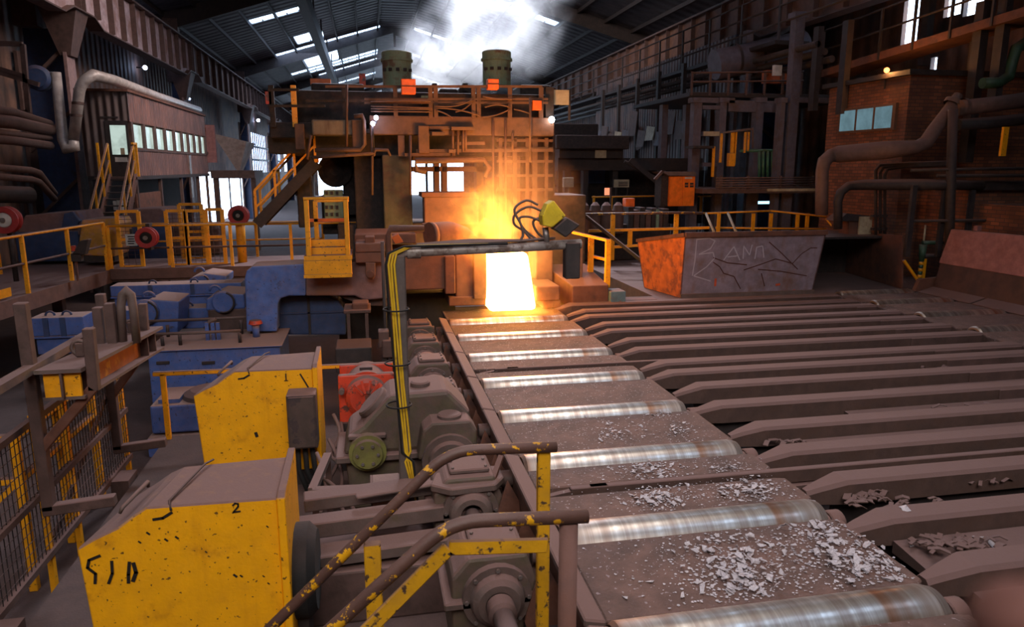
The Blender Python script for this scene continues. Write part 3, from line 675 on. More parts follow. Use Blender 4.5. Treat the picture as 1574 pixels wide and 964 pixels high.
# ---------------------------------------------------------------- yellow motor guards
def stroke(pts, w, y, mat, parent, name='painted_mark'):
    m = MB()
    for (p, q) in zip(pts, pts[1:]):
        p = Vector((p[0], y, p[1])); q = Vector((q[0], y, q[1])); d = (q - p).normalized(); nn = Vector((-d.z, 0, d.x)) * w / 2; e = d * w * .3
        m.add([p - nn - e, q - nn + e, q + nn + e, p + nn - e], [(0, 1, 2, 3)])
    return m.build(name, mat, parent)
MARK = coat('black_marker', (34, 28, 24), None, rough=.6, dust=0, bump=0)
def guard(y, label):
    xl, xr, yb = -2.02, -.70, y + .72
    t = thing('motor_guard', label, 'machine guard', ((xl + xr) / 2, y + .35, -1.02), 'yellow motor guards')
    # sheet-metal hood: the left shoulder falls away, with a dented fold in the front edge
    front = [(xl + .06, -.82), (xl, .17), (xl + .12, .235), (xl + .27, .30), (xl + .38, .38), (xl + .46, .43), (xr, .42), (xr, -.82)]
    back = [(xl + .16, -.82), (xl + .12, .16), (xl + .2, .22), (xl + .33, .30), (xl + .45, .38), (xl + .55, .42), (xr, .44), (xr, -.82)]
    n_ = 8; vs_ = [(p[0], y, p[1]) for p in front] + [(p[0], yb, p[1]) for p in back]
    MB().add(vs_, [tuple(range(n_))[::-1], tuple(range(n_, 2 * n_))] + [(i, (i + 1) % n_, n_ + (i + 1) % n_, n_ + i) for i in range(n_)]).build('hood', YELG, t, .012)
    MB().prism([(y - .05, -.85), (y - .05, .44), (y + .02, .47), (yb + .04, .5), (yb + .04, -.85)], 'x', xr, xr + .055).build('end_flange', YELG, t, .006)
    MB().box(xl + .1, xr + .05, y + .04, yb, -1.02, -.82).build('base_channel', DARK, t)
    MB().tube([(xl + .26, y + .1, .36), (xl + .28, y + .1, .40), (xl + .36, y + .42, .44), (xl + .36, y + .42, .40)], .012, 6).build('handle', GREY, t)
    MB().tube([(xl + .62, y - .012, .40), (xl + .60, y + .04, .45), (xl + .72, yb - .1, .47), (xl + .76, yb, .46)], .008, 6).build('tie_wire', DARK, t)
    stroke([(xl + .5, .34), (xl + .56, .345), (xl + .62, .38)], .02, y - .004, MARK, t, 'scratch')
    return t
g1 = guard(5.0, 'near yellow motor guard with black scribbled figures, by the lower left edge')
Y_ = 4.994
stroke([(-1.0, .395), (-.985, .41), (-.965, .405), (-.965, .385), (-1.0, .345), (-.955, .348)], .012, Y_, MARK, g1)          # 2
stroke([(-1.88, .11), (-1.95, .085), (-1.965, .03), (-1.92, -.02), (-1.93, -.09)], .02, Y_, MARK, g1)
stroke([(-1.81, .06), (-1.815, -.03), (-1.845, -.1)], .02, Y_, MARK, g1)
stroke([(-1.70, .04), (-1.715, -.05), (-1.72, -.11)], .022, Y_, MARK, g1); stroke([(-1.675, .03), (-1.665, -.04), (-1.69, -.10)], .026, Y_, MARK, g1)
for (x, z, w) in ((-1.38, .2, .03), (-.78, .22, .02), (-1.02, -.13, .035), (-.98, -.14, .025), (-1.2, .07, .02), (-.83, -.16, .02), (-.8, -.22, .02), (-1.56, .25, .03), (-1.45, .19, .03), (-1.62, .19, .025)):
    stroke([(x - w * .3, z), (x + w * .2, z - w * .5)], w * .45, Y_, MARK, g1, 'chip')
g2 = guard(8.45, 'far yellow motor guard carrying a dark switch box on its side')
stroke([(-1.0, .37), (-1.0, .29)], .014, 8.444, MARK, g2); stroke([(-1.02, .29), (-.98, .29)], .01, 8.444, MARK, g2)                    # 1
stroke([(-1.375, -.32), (-1.365, -.36)], .035, 8.444, MARK, g2, 'chip'); stroke([(-.84, .36), (-.79, .26), (-.76, .2)], .018, 8.444, MARK, g2, 'chip')
# round black fan end beside the near guard
t = thing('fan_cover', 'round black fan cover half hidden behind the near yellow guard flange', 'fan', (-.6, 5.4, -.4))
MB().lathe((-.645, 5.38, -.36), (1, 0, 0), [(0, .0), (0, .36), (.1, .36), (.16, .3), (.16, 0)], 34).build('drum', BLACK, t)
MB().box(-.64, -.56, 5.2, 5.56, -1.02, -.65).build('foot', DARK, t)
# switch box
t = thing('switch_box', 'dark grey switch box with a worn patch on the far yellow guard', 'electrical box', (-.72, 8.35, -.3))
MB().box(-.98, -.66, 8.14, 8.43, -.44, .2).build('body', coat('switch_box_paint', (82, 66, 60), (54, 44, 46), (.52, .56), 4, .6, dust=1, dustmin=.2), t, .01)
MB().box(-.96, -.68, 8.125, 8.142, -.42, .18).build('door', coat('switch_box_paint', (0, 0, 0)), t, .005)
for k in range(3): MB().tube([(-.9 + .08 * k, 8.3, -.44), (-.9 + .09 * k, 8.28, -.75), (-.8 + .1 * k, 8.2, -1.0)], .03, 8).build('conduit', BLACK, t)
# ---------------------------------------------------------------- cable mast and lamp arm
YM = 6.55
FOIL = coat('wrapped_pipe', (176, 164, 158), (110, 92, 84), (.5, .62), 6, .4, metal=.2, dust=.4, dustmin=.3)
a0 = at(614, 388, Y=YM); a1 = at(893, 375, Y=YM)
t = thing('cable_mast', 'tall grey pipe mast with yellow cables and a long arm over the table', 'mast', (.26, YM, -1.02))
MB().box(.20, .31, YM - .055, YM + .055, -1.02, a0.z - .02).build('post', coat('mast_paint', (92, 82, 78), (120, 104, 92), (.55, .7), 3, .6, dust=.5, dustmin=.3), t, .012)
MB().tube([(.24, YM, a0.z - .02), (.30, YM, a0.z), (1.2, YM, a0.z + .02), (a1.x, YM, a1.z)], .045, 12).build('arm', FOIL, t)
MB().lathe((.33, YM, a0.z), (1, 0, 0), [(0, .06), (.12, .06)], 14).build('elbow_sleeve', FOIL, t)
for k in range(4):
    xo = .205 - .025 * k
    yy = YM - .06 - .004 * k
    pts = [(xo + .5 + .2 * k, yy, a0.z + .065), (xo + .17, yy, a0.z + .06), (xo + .03, yy, a0.z + .0), (xo + .005, yy, a0.z - .1)]
    pts += [(xo + .012 * j + (.0 if k % 2 else .006 * math.sin(j)), yy, a0.z - .1 - j * .22) for j in range(1, 9)]
    pts += [(xo + .10 + .05 * (k - 1), yy, 0.0), (xo + .14 + .03 * k, yy, -.4)]
    MB().tube(pts, .011, 6).build('cable', (coat('yellow_cable', (232, 186, 40), (150, 110, 30), (.6, .7), 8, .45, dust=.3, dustmin=.08), BLACK)[k == 3], t)
for z in (1.45, .95, .55): MB().tube(arc((.215, YM - .02, z), .115, 0, 360, 16, 'xy'), .008, 6).build('cable_tie', BLACK, t)
for k in range(3):
    MB().tube([(.42, YM - .03 + .03 * k, a0.z + .065), (.9, YM - .03 + .03 * k, a0.z + .075 + .01 * k), (1.4, YM - .02 + .02 * k, a0.z + .085), (a1.x - .25, YM, a1.z + .06)], .013, 6).build('arm_cable', GREY, t)
MB().box(a1.x - .16, a1.x - .02, YM - .06, YM + .06, a1.z - .32, a1.z + .02).build('end_plate', DARK, t, .01)
# lamp on the arm
lc = at(848, 327, Y=YM)
t = thing('flood_lamp', 'yellow flood lamp with looping cables at the end of the mast arm', 'lamp', (lc.x, YM, a1.z))
pA = [at(q[0], q[1], Y=YM) for q in ((847, 307), (866, 331), (845, 349), (831, 346), (830, 331), (838, 313))]
MB().prism([(p.x, p.z) for p in pA], 'y', YM - .1, YM + .06).build('shade', coat('lamp_yellow', (236, 200, 40), (150, 120, 30), (.6, .7), 12, .45, dust=.4, dustmin=.1, spots=(50, 40, 20)), t, .01)
pB = [at(q[0], q[1], Y=YM) for q in ((868, 333), (888, 345), (866, 364), (847, 351))]
MB().prism([(p.x, p.z) for p in pB], 'y', YM - .09, YM + .05).build('lamp_body', DARK, t, .01)
p = at(838, 350, Y=YM); MB().cyl(p, (p.x + .02, YM, a1.z), .03, n=12).build('bracket', STEEL, t)
for k, pl in enumerate([[(826, 315), (808, 308), (790, 322), (800, 345), (803, 362), (796, 372)], [(832, 324), (812, 318), (792, 330), (791, 345), (806, 356), (820, 372)], [(834, 341), (815, 334), (800, 336), (806, 352), (826, 368), (842, 372)], [(845, 349), (846, 340), (836, 335), (822, 342), (830, 360), (850, 374)]]):
    MB().tube(smooth([(lambda q: (q.x, YM - .02 + .03 * k, q.z))(at(u, v, Y=YM)) for (u, v) in pl]), .012, 6).build('lamp_cable', GREY, t)
# slim orange-lit conduit mast behind the cable mast
q0 = at(597, 352, Y=11.6); q1 = at(652, 351, Y=11.6)
t = thing('conduit_mast', 'slim rusty conduit mast with a short top arm beside the mill entry', 'mast', (q0.x, 11.6, -1.02))
MB().tube([(q0.x + .02, 11.6, -1.02), (q0.x, 11.6, q0.z - .1), (q0.x + .03, 11.6, q0.z), (q1.x, 11.6, q0.z + .0)], .05, 10).build('pipe', RUST, t)
MB().tube([(q0.x - .1, 11.62, -1.02), (q0.x - .1, 11.62, q0.z - .2)], .03, 8).build('conduit', DARK, t)
MB().box(q0.x + .04, q0.x + .1, 11.5, 11.6, .3, .55).build('junction_box', YEL, t)
# small beige box at the mast foot
t = thing('junction_cabinet', 'small beige cabinet at the foot of the cable mast', 'cabinet', (.08, 6.5, -1.02))
MB().box(-.06, .2, 6.42, 6.72, -1.02, -.2).build('body', coat('beige_cabinet', (170, 132, 112), (140, 110, 98), (.5, .7), 3, .4, dust=.8, dustmin=.2), t, .01)
MB().box(-.075, -.055, 6.43, 6.71, -1.0, -.2).build('door_edge', BROWN, t)
# yellow cross rail behind the far guard
t = thing('guard_rail', 'low yellow rail running behind the far motor guard to the mast', 'railing', (-.6, 10.4, -1.02))
a = at(235, 575, Y=10.4); b = at(612, 559, Y=10.4)
MB().bar(a, b, .06, .06, (0, 0, 1)).build('top_rail', YEL, t, .008)
for px in (250, 420, 600):
    p = at(px, 575, Y=10.4); MB().box(p.x - .035, p.x + .035, 10.37, 10.43, -1.5, a.z + (b.z - a.z) * (p.x - a.x) / (b.x - a.x)).build('post', YEL, t, .006)
# ---------------------------------------------------------------- stile handrails in the foreground
def stile(Y, end, bend, low, mid, posts, label, rad, extra):
    t = thing('stile_handrail', label, 'handrail', (at(end[0], end[1], Y=Y).x, Y, -1.0), 'stile handrails')
    A, B, C = at(*end, Y=Y), at(*bend, Y=Y), at(*low, Y=Y)
    d1 = (B - A).normalized(); d2 = (C - B).normalized()
    pts = [A]
    for k in range(7):
        s_ = k / 6; p = B - d1 * .14; q = B + d2 * .14; pts.append(p.lerp(B, s_).lerp(B.lerp(q, s_), s_))
    pts.append(C + d2 * 1.2)
    MB().tube(pts, rad, 16).build('handrail', YRAIL, t)
    for pr in mid:
        ps = [at(q[0], q[1], Y=Y + .03) for q in pr]
        for (p, q) in zip(ps, ps[1:]): MB().bar(p, q, .02, .07, (0, 0, 1)).build('knee_rail', YWORN, t, .006)
    for (px, py0, w, mt, nm) in posts:
        p = at(px, py0, Y=Y + .02); pb = at(px, py0, Y=Y + .02)
        MB().box(p.x - w / 2, p.x + w / 2, Y + .0, Y + .05, -1.02, p.z).build(nm, mt, t, .006)
    return t
stile(3.45, (855, 687), (690, 693), (415, 966), [], [(836, 692, .066, YWORN, 'post'), (572, 835, .085, YWORN, 'brace_post')], 'far worn yellow handrail of the stile, its end above the table edge', .028, 0)
t = stile(2.85, (903, 794), (692, 802), (510, 966), [[(842, 838), (690, 842), (470, 1065)]], [], 'near worn brown handrail of the stile with yellow remnants', .030, 0)
p = at(876, 805, Y=2.85); MB().cyl((p.x, 2.87, -1.02), (p.x, 2.87, p.z), .042, n=18).build('post', RUST, t)
# ---------------------------------------------------------------- hook rack with wire fence on the far left
t = thing('lifting_beam', 'yellow and rust I-beam with two C-shaped hooks hanging over the wire fence', 'lifting beam', (-2.75, 8, -1.02))
MB().hexa([(-2.93, 6.85, .92), (-2.55, 6.85, .92), (-2.55, 9.5, .74), (-2.93, 9.5, .74), (-2.93, 6.85, .955), (-2.55, 6.85, .955), (-2.55, 9.5, .775), (-2.93, 9.5, .775)]).build('top_flange', GREY, t)
MB().hexa([(-2.90, 6.9, .66), (-2.56, 6.9, .66), (-2.56, 9.5, .48), (-2.90, 9.5, .48), (-2.90, 6.9, .69), (-2.56, 6.9, .69), (-2.56, 9.5, .51), (-2.90, 9.5, .51)]).build('bottom_flange', GREY, t)
OY = coat('rusty_orange_web', (176, 96, 40), (210, 150, 30), (.55, .65), 2.0, .7, dust=.8, dustmin=.2)
MB().hexa([(-2.7, 6.93, .69), (-2.66, 6.93, .69), (-2.66, 9.48, .51), (-2.7, 9.48, .51), (-2.7, 6.93, .92), (-2.66, 6.93, .92), (-2.66, 9.48, .74), (-2.7, 9.48, .74)]).build('web', OY, t)
MB().box(-2.88, -2.735, 6.9, 6.93, .69, .92).build('end_plate', YEL, t); MB().box(-2.715, -2.58, 6.9, 6.93, .69, .92).build('end_plate', YEL, t); MB().box(-2.735, -2.715, 6.86, 6.95, .69, .92).build('end_rib', BROWN, t)
for yy in (7.1, 8.9, 9.2): 
    dz = -.18 * (yy - 6.9) / 2.6; MB().box(-2.66, -2.57, yy, yy + .025, .69 + dz, .92 + dz).build('stiffener', BROWN, t)
for (Y, zt, zr, zb, dzl) in ((7.0, 1.54, 1.29, -.42, 0), (9.2, 1.25, 1.12, -.68, 0)):
    off = 0 if Y < 8 else -.1
    MB().bar((-3.02 + off, Y, zt), (-3.01 + off, Y, zb), .10, .10, (0, 1, 0)).build('hook_shank', BROWN, t, .008)
    MB().bar((-3.06 + off, Y, zb), (-2.44 + off * 1.2, Y, zb + .05), .10, .10, (0, 1, 0)).build('hook_arm', BROWN, t, .008)
    MB().bar((-2.50 + off * 1.7, Y, zr), (-2.51 + off * 1.7, Y, zr - .58), .09, .09, (0, 1, 0)).build('upright', BROWN, t, .008)
    MB().bar((-2.51 + off * 1.7, Y, zr - .55), (-3.0 + off, Y, zr - 1.1), .09, .09, (0, 1, 0)).build('brace', RUST, t, .008)
for (yy, zz) in ((7.45, .92), (9.0, .8)):
    MB().box(-2.8, -2.72, yy - .02, yy + .02, zz, zz + .14).build('lug', BROWN, t, .01)
    MB().tube(arc((-2.76, yy, zz + .09), .07, 0, 360, 12, 'xz'), .018, 6).build('shackle', GREY, t)
for (xx, yy, hh) in ((-2.86, 8.3, .42), (-2.74, 8.3, .46)): MB().box(xx - .04, xx + .05, yy - .05, yy + .05, .83, .83 + hh).build('centre_post', BROWN, t, .006)
MB().tube([(-2.66, 8.35, .83), (-2.64, 8.35, 1.25), (-2.62, 8.37, 1.36), (-2.58, 8.38, 1.40), (-2.54, 8.38, 1.36), (-2.53, 8.38, 1.2), (-2.53, 8.38, .83)], .045, 10).build('lifting_eye', GREY, t)
MB().bar((-3.0, 6.0, .95), (-2.98, 9.0, .95), .1, .07, (0, 0, 1)).build('side_beam', GREY, t)
# wire fence
t = thing('wire_fence', 'wire mesh fence with yellow posts behind the C-shaped hooks', 'fence', (-3.1, 7.8, -1.02))
m = MB(); xf = -3.16
ny = 58; y0, y1, z0, z1 = 5.2, 9.75, -.98, .38
for k in range(ny + 1):
    yy = y0 + (y1 - y0) * k / ny; m.cyl((xf, yy, z0), (xf, yy, z1), .005, n=4, caps=False)
for k in range(15):
    zz = z0 + (z1 - z0) * k / 14; m.cyl((xf, y0, zz), (xf, y1, zz), .005, n=4, caps=False)
m.build('wire_mesh', DARK, t, kind='stuff')
for yy in (7.3, 8.0, 9.72): MB().box(xf - .05, xf + .0, yy - .035, yy + .035, -1.5, .42).build('post', YEL, t)
for zz in (z0, -.35, z1): MB().box(xf - .03, xf + .03, y0, y1, zz - .03, zz + .03).build('rail', BROWN, t)
MB().bar((xf - .02, 7.4, -.9), (xf - .02, 9.6, .2), .03, .06).build('brace', BROWN, t)
for yy in (5.8, 8.9): MB().box(xf + .02, xf + .22, yy, yy + .35, -1.5, -.98).build('foot', BROWN, t)
# yellow tubular cage behind the fence
t = thing('yellow_barrier', 'yellow tubular barrier standing behind the wire fence', 'barrier', (-3.8, 8.5, -1.5))
for (a, b) in (((-4.2, 7.6, .1), (-3.5, 7.6, .1)), ((-4.2, 7.6, -.35), (-3.5, 7.6, -.35)), ((-3.5, 7.6, .1), (-3.5, 9.6, .1)), ((-3.5, 7.6, -.35), (-3.5, 9.6, -.35))): MB().bar(a, b, .07, .07, (0, 0, 1)).build('rail', YEL, t, .008)
for (x, y) in ((-4.2, 7.6), (-3.5, 7.6), (-3.5, 8.6), (-3.5, 9.6)): MB().box(x - .04, x + .04, y - .04, y + .04, -1.55, .12).build('post', YEL, t, .006)
MB().bar((-4.2, 7.6, -1.0), (-3.5, 7.6, -.35), .05, .05).build('diagonal', YEL, t)
# ---------------------------------------------------------------- blurred edge close to the lens
c = at(1585, 990, Y=.10)  # rounded stand-in for an unidentified blur in the corner
t = tag(MB().lathe((c.x, .10, c.z), Vector((.35, -.2, -.9)), [(-.012, .0), (-.0115, .004), (-.009, .0075), (-.004, .0095), (.0, .010), (.04, .0105), (.04, 0)], 28).build('rounded_blob', coat('blurred_brown', (120, 74, 62), None, rough=.8, dust=0, bump=0)), 'out-of-focus brown rounded blob close to the lens in the lower right corner', 'knob')
# ================================================================ helpers for frontal pieces
def rect(px0, py0, px1, py1, Y):
    """X and Z range of something that fills a photo rectangle when it stands at depth Y"""
    a = at(px0, (py0 + py1) / 2, Y=Y); b = at(px1, (py0 + py1) / 2, Y=Y); c = at((px0 + px1) / 2, py0, Y=Y); d = at((px0 + px1) / 2, py1, Y=Y)
    return a.x, b.x, d.z, c.z
def fbox(m, px0, py0, px1, py1, Y, depth):
    x0, x1, z0, z1 = rect(px0, py0, px1, py1, Y); return m.box(x0, x1, Y, Y + depth, z0, z1)
def fpart(name, mat, t, r, Y, depth, bevel=0.0): return fbox(MB(), *r, Y, depth).build(name, mat, t, bevel)
def fpoly(m, pts, Y, depth): return m.prism([(lambda q: (q.x, q.z))(at(u, v, Y=Y)) for (u, v) in pts], 'y', Y, Y + depth)
def fpath(pts, Y): return [at(u, v, Y=Y) for (u, v) in pts]
def emp(name, label, cat, p, group=None): return thing(name, label, cat, p, group)
# ================================================================ blue manipulator drive on the left
t = emp('blue_tank', 'low blue tank with pipes and a red knob on its dusty top', 'tank', (-2.6, 13.2, -1.5))
MB().box(-3.66, -1.56, 12.6, 13.95, -1.55, -.28).build('body', BLUE, t, .02)
MB().box(-3.7, -1.52, 12.56, 14.0, -.285, -.255).build('lid', BLUE, t, .01)
for (pl, yy) in (([(226, 494), (330, 490), (386, 487)], 13.6), ([(226, 514), (300, 512), (370, 508)], 12.9)):
    MB().tube([(lambda q: (q.x, yy, q.z))(at(u, v, Y=yy)) for (u, v) in pl], .025, 8).build('pipe', GREY, t)
for (px, py, yy, h) in ((257, 500, 13.6, .3), (370, 492, 13.6, .3), (386, 490, 13.6, .35), (249, 518, 12.9, .3), (276, 514, 12.9, .36), (368, 512, 12.9, .28)):
    p = at(px, py, Y=yy); MB().cyl((p.x, yy, -.255), (p.x, yy, p.z), .03, n=8).build('stand_pipe', DARK, t)
p = at(393, 500, Y=13.3); k_ = MB().cyl((p.x, 13.3, -.255), (p.x, 13.3, p.z), .06, n=12).build('valve', BLUE, t); MB().lathe((p.x, 13.3, p.z), (0, 0, 1), [(0, .06), (.03, .12), (.09, .1), (.1, 0)], 16).build('knob', RED, k_)
for px in (318, 327, 335): 
    p = at(px, 500, Y=13.2); MB().box(p.x - .03, p.x + .03, 13.17, 13.23, -.255, p.z + .05).build('fitting', BLUE, t)
MB().tube(fpath([(315, 505), (322, 494), (332, 490)], 13.2), .03, 8).build('lever', GREY, t)
for px in (240, 310, 370): fpart('handle', DARK, t, (px, 556, px + 20, 560), 12.57, .03)
t = emp('pump_block', 'blue pump block with domed dusty lid behind the yellow cross rail', 'pump', (-2.7, 11.6, -1.5))
MB().box(-3.35, -2.05, 11.1, 12.3, -1.55, -1.25).build('plinth', BLUE, t, .02); MB().box(-3.3, -2.1, 11.2, 12.2, -1.22, -.78).build('body', BLUE, t, .03)
MB().box(-3.3, -2.1, 11.3, 12.1, -1.26, -1.2).build('gap_plate', DARK, t)
MB().lathe((-2.5, 11.6, -.78), (0, 0, 1), [(0, .42), (.06, .4), (.12, .3), (.15, 0)], 24).build('dome_lid', GREY, t); MB().box(-3.2, -2.9, 11.3, 11.7, -.78, -.72).build('hatch', BLUE, t)
# manipulator rams
def ram(Y, x0, x1, z0, z1, label):
    t = emp('ram_beam', label, 'beam', ((x0 + x1) / 2, Y, z0), 'blue ram beams')
    MB().box(x0, x1, Y, Y + .5, (z0 + z1) / 2, z1).build('upper_box', BLUE, t, .02); MB().box(x0 + .05, x1 - .05, Y + .03, Y + .47, z0, (z0 + z1) / 2 - .03).build('lower_box', BLUE, t, .02)
    MB().box(x0, x1, Y - .03, Y + .5, (z0 + z1) / 2 - .03, (z0 + z1) / 2).build('ledge', BLUE, t)
    for q in (.3, .62): MB().box(x0 + (x1 - x0) * q - .04, x0 + (x1 - x0) * q + .04, Y - .03, Y, (z0 + z1) / 2, z1).build('joint_strap', BLUED, t)
    for q in (.3, .62): MB().tube(arc((x0 + (x1 - x0) * q, Y + .2, z1), .07, 0, 180, 8), .018, 6).build('lifting_eye', BLUED, t)
r = rect(170, 437, 372, 470, 16.0); ram(16.0, r[0], r[1], r[2], r[3], 'farthest blue ram beam under the walkway edge')
r = rect(175, 475, 330, 492, 14.9); ram(14.9, r[0], r[1] + .3, r[2] - .2, r[3], 'middle blue ram beam with dusty top behind the tank')
r = rect(48, 488, 130, 545, 13.2); ram(13.2, r[0], r[1], r[2], r[3], 'leftmost blue ram beam seen between the rack posts')
def housing(pts, Y, dep, label, disc):
    p = at(*pts[0], Y=Y); t = emp('ram_housing', label, 'housing', (p.x, Y, p.z), 'blue ram housings')
    fpoly(MB(), pts, Y, dep).build('casing', BLUE, t, .03)
    c = at(disc[0], disc[1], Y=Y); MB().lathe((c.x, Y, c.z), (0, -1, 0), [(0, disc[2]), (.05, disc[2]), (.07, disc[2] * .85), (.07, 0)], 24).build('end_disc', BLUE, t)
    MB().tube(arc((c.x, Y - .07, c.z), disc[2] * .9, 70, -110, 10), .02, 6).build('chain', DARK, t)
    e = at((pts[1][0] + pts[2][0]) / 2, min(pts[1][1], pts[2][1]), Y=Y); MB().tube(arc((e.x, Y + .2, e.z), .1, 0, 180, 8), .025, 6).build('lifting_eye', BLUE, t)
housing([(216, 513), (216, 468), (232, 460), (275, 463), (273, 513)], 14.1, .9, 'blue box housing with round end behind the tank', (224, 480, .24))
housing([(316, 478), (317, 460), (338, 450), (375, 452), (377, 475)], 14.6, .9, 'blue wedge housing with round end beside the blue bracket', (344, 464, .22))
housing([(288, 437), (292, 428), (315, 420), (348, 424), (348, 437)], 16.6, .9, 'far blue wedge housing under the walkway', (312, 432, .14))
tag(MB().box(-3.1, -1.9, 14.6, 15.2, -.9, .05).build('brake_drum_block', BROWN, bevel=.05), 'rusty round block between the blue housings and the tank', 'machine block')
# big blue bracket that becomes the manipulator head
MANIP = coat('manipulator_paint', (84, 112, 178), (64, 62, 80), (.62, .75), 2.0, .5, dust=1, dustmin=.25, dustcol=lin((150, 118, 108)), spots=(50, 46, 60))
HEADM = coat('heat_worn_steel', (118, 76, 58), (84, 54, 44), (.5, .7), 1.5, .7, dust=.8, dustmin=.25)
t = emp('manipulator_head', 'heavy blue bracket with firelight coloured into its right arm, with brown clamp', 'machine', (0, 13.7, -.6))
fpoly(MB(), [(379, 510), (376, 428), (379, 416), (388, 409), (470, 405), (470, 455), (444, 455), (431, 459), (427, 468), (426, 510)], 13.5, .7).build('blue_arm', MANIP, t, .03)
fpoly(MB(), [(470, 405), (560, 402), (602, 402), (602, 458), (560, 462), (545, 455), (470, 455)], 13.52, .7).build('firelit_arm', coat('firelit_mauve_arm', (136, 104, 104), (130, 84, 62), (.45, .65), 1.2, .7, dust=.8, dustmin=.25), t, .03)  # orange firelight put into the arm's mauve-brown colour
fpart('clamp_upper', HEADM, t, (546, 374, 592, 388), 13.3, .8, .02); fpart('clamp_lower', HEADM, t, (546, 388, 592, 404), 13.32, .8, .02)
fpart('clamp_cap', RUST, t, (561, 364, 576, 375), 13.4, .4, .02)
fpoly(MB(), [(562, 404), (577, 404), (577, 424), (573, 430), (567, 430), (562, 424)], 13.3, .2).build('pin_link', HEADM, t, .01)
c = at(569.5, 421, Y=13.3); MB().cyl((c.x, 13.3, c.z), (c.x, 13.22, c.z), .06, n=14).build('pin', RUST, t)
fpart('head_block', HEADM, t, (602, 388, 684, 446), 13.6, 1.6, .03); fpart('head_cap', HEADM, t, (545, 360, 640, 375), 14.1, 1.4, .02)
fpart('side_plate', RUST, t, (684, 394, 700, 452), 13.55, 1.5, .02); fpart('shade_block', DARK, t, (520, 452, 700, 520), 14.6, .8)  # last block added to darken the gap under the head
fpoly(MB(), [(520, 455), (602, 456), (600, 470), (560, 470)], 13.7, .5).build('lower_wedge', BROWN, t)
t = emp('blue_cover', 'dark blue cover box with rounded top under the firelit bracket', 'cover', at(475, 515, Y=13.95))
fpoly(MB(), [(425, 515), (426, 462), (430, 456), (505, 455), (520, 462), (532, 480), (532, 515)], 13.95, .9).build('body', BLUED, t, .03)
fpart('strap', DARK, t, (473, 457, 477, 515), 13.92, .04); fpart('seam', BLUED, t, (426, 480, 530, 482), 13.92, .04)
# stand with pump motor and box under the conduit mast
t = emp('small_table', 'brown steel stand with a small motor beside the blue cover', 'stand', at(560, 540, Y=12.8))
fpart('top', BROWN, t, (528, 477, 570, 482), 12.8, .7, .01)
for px in (534, 562): fpart('leg', BROWN, t, (px, 482, px + 5, 540), 12.8, .08)
fpart('motor', RUST, t, (541, 466, 567, 478), 12.9, .4, .03); fpart('lower_box', DARK, t, (516, 535, 572, 572), 11.9, .7, .02)
t = emp('oil_box', 'small dark boxes on posts left of the conduit mast', 'box', at(590, 560, Y=11.3))
fpart('upper_box', BROWN, t, (582, 510, 598, 535), 11.3, .25, .01); fpart('lower_box', BROWN, t, (588, 524, 604, 550), 11.2, .25, .01); fpart('post', DARK, t, (590, 548, 596, 640), 11.25, .08)
# yellow service platform
t = emp('service_platform', 'small yellow platform with handrails beside the manipulator head', 'platform', at(505, 425, Y=13.1))
fpart('front_panel', YEL, t, (467, 400, 541, 424), 13.05, .06, .008); fpart('lower_lip', YEL, t, (467, 422, 541, 427), 13.0, .1)
fpart('upper_panel', YEL, t, (470, 368, 531, 379), 13.3, .05, .006); fpart('kick_panel', YEL, t, (470, 380, 533, 393), 13.28, .05, .006)
fpart('deck', YEL, t, (467, 393, 541, 400), 13.05, 1.0)
for (px, Y) in ((470, 13.1), (531, 13.1), (484, 14.0), (531, 14.0)):
    py = 306 if Y < 13.5 else 309; p = at(px, py, Y=Y); q = at(px, 395, Y=13.1); MB().box(p.x - .04, p.x + .04, Y, Y + .08, q.z, p.z).build('post', YEL, t, .006)
a, b = at(466, 305, Y=13.12), at(536, 304, Y=13.12); MB().bar(a, b, .07, .05, (0, 0, 1)).build('top_rail', YEL, t, .006)
a, b = at(482, 309, Y=14.05), at(536, 308, Y=14.05); MB().bar(a, b, .06, .05, (0, 0, 1)).build('back_rail', YEL, t, .006)
fpart('mid_rail', ORANGE, t, (472, 336, 530, 341), 14.0, .05)
# big cylinder lying above the head
t = emp('pusher_cylinder', 'rusty cylinder lying on the manipulator head beside the flame', 'cylinder', at(690, 376, Y=14.1))
a, b = at(664, 361, Y=13.3), at(738, 375, Y=13.9); MB().tube(smooth([a, at(690, 359, Y=13.5), at(712, 363, Y=13.7), b], 4), [.21, .22, .22, .22, .22, .21, .2, .19, .18, .15, .12, .09, .05], 20).build('barrel', RUST, t)
MB().cyl(a + Vector((-.05, -.02, 0)), a + Vector((.03, .02, 0)), .225, n=26).build('end_ring', HEADM, t); fpoly(MB(), [(650, 345), (662, 343), (668, 348), (690, 350), (680, 356), (652, 352)], 14.2, .3).build('rear_lump', DARK, t)
fpoly(MB(), [(602, 365), (612, 360), (620, 372), (608, 375)], 13.4, .3).build('chock', ORANGE, t); fpart('cradle', RUST, t, (620, 352, 720, 358), 14.9, .4)
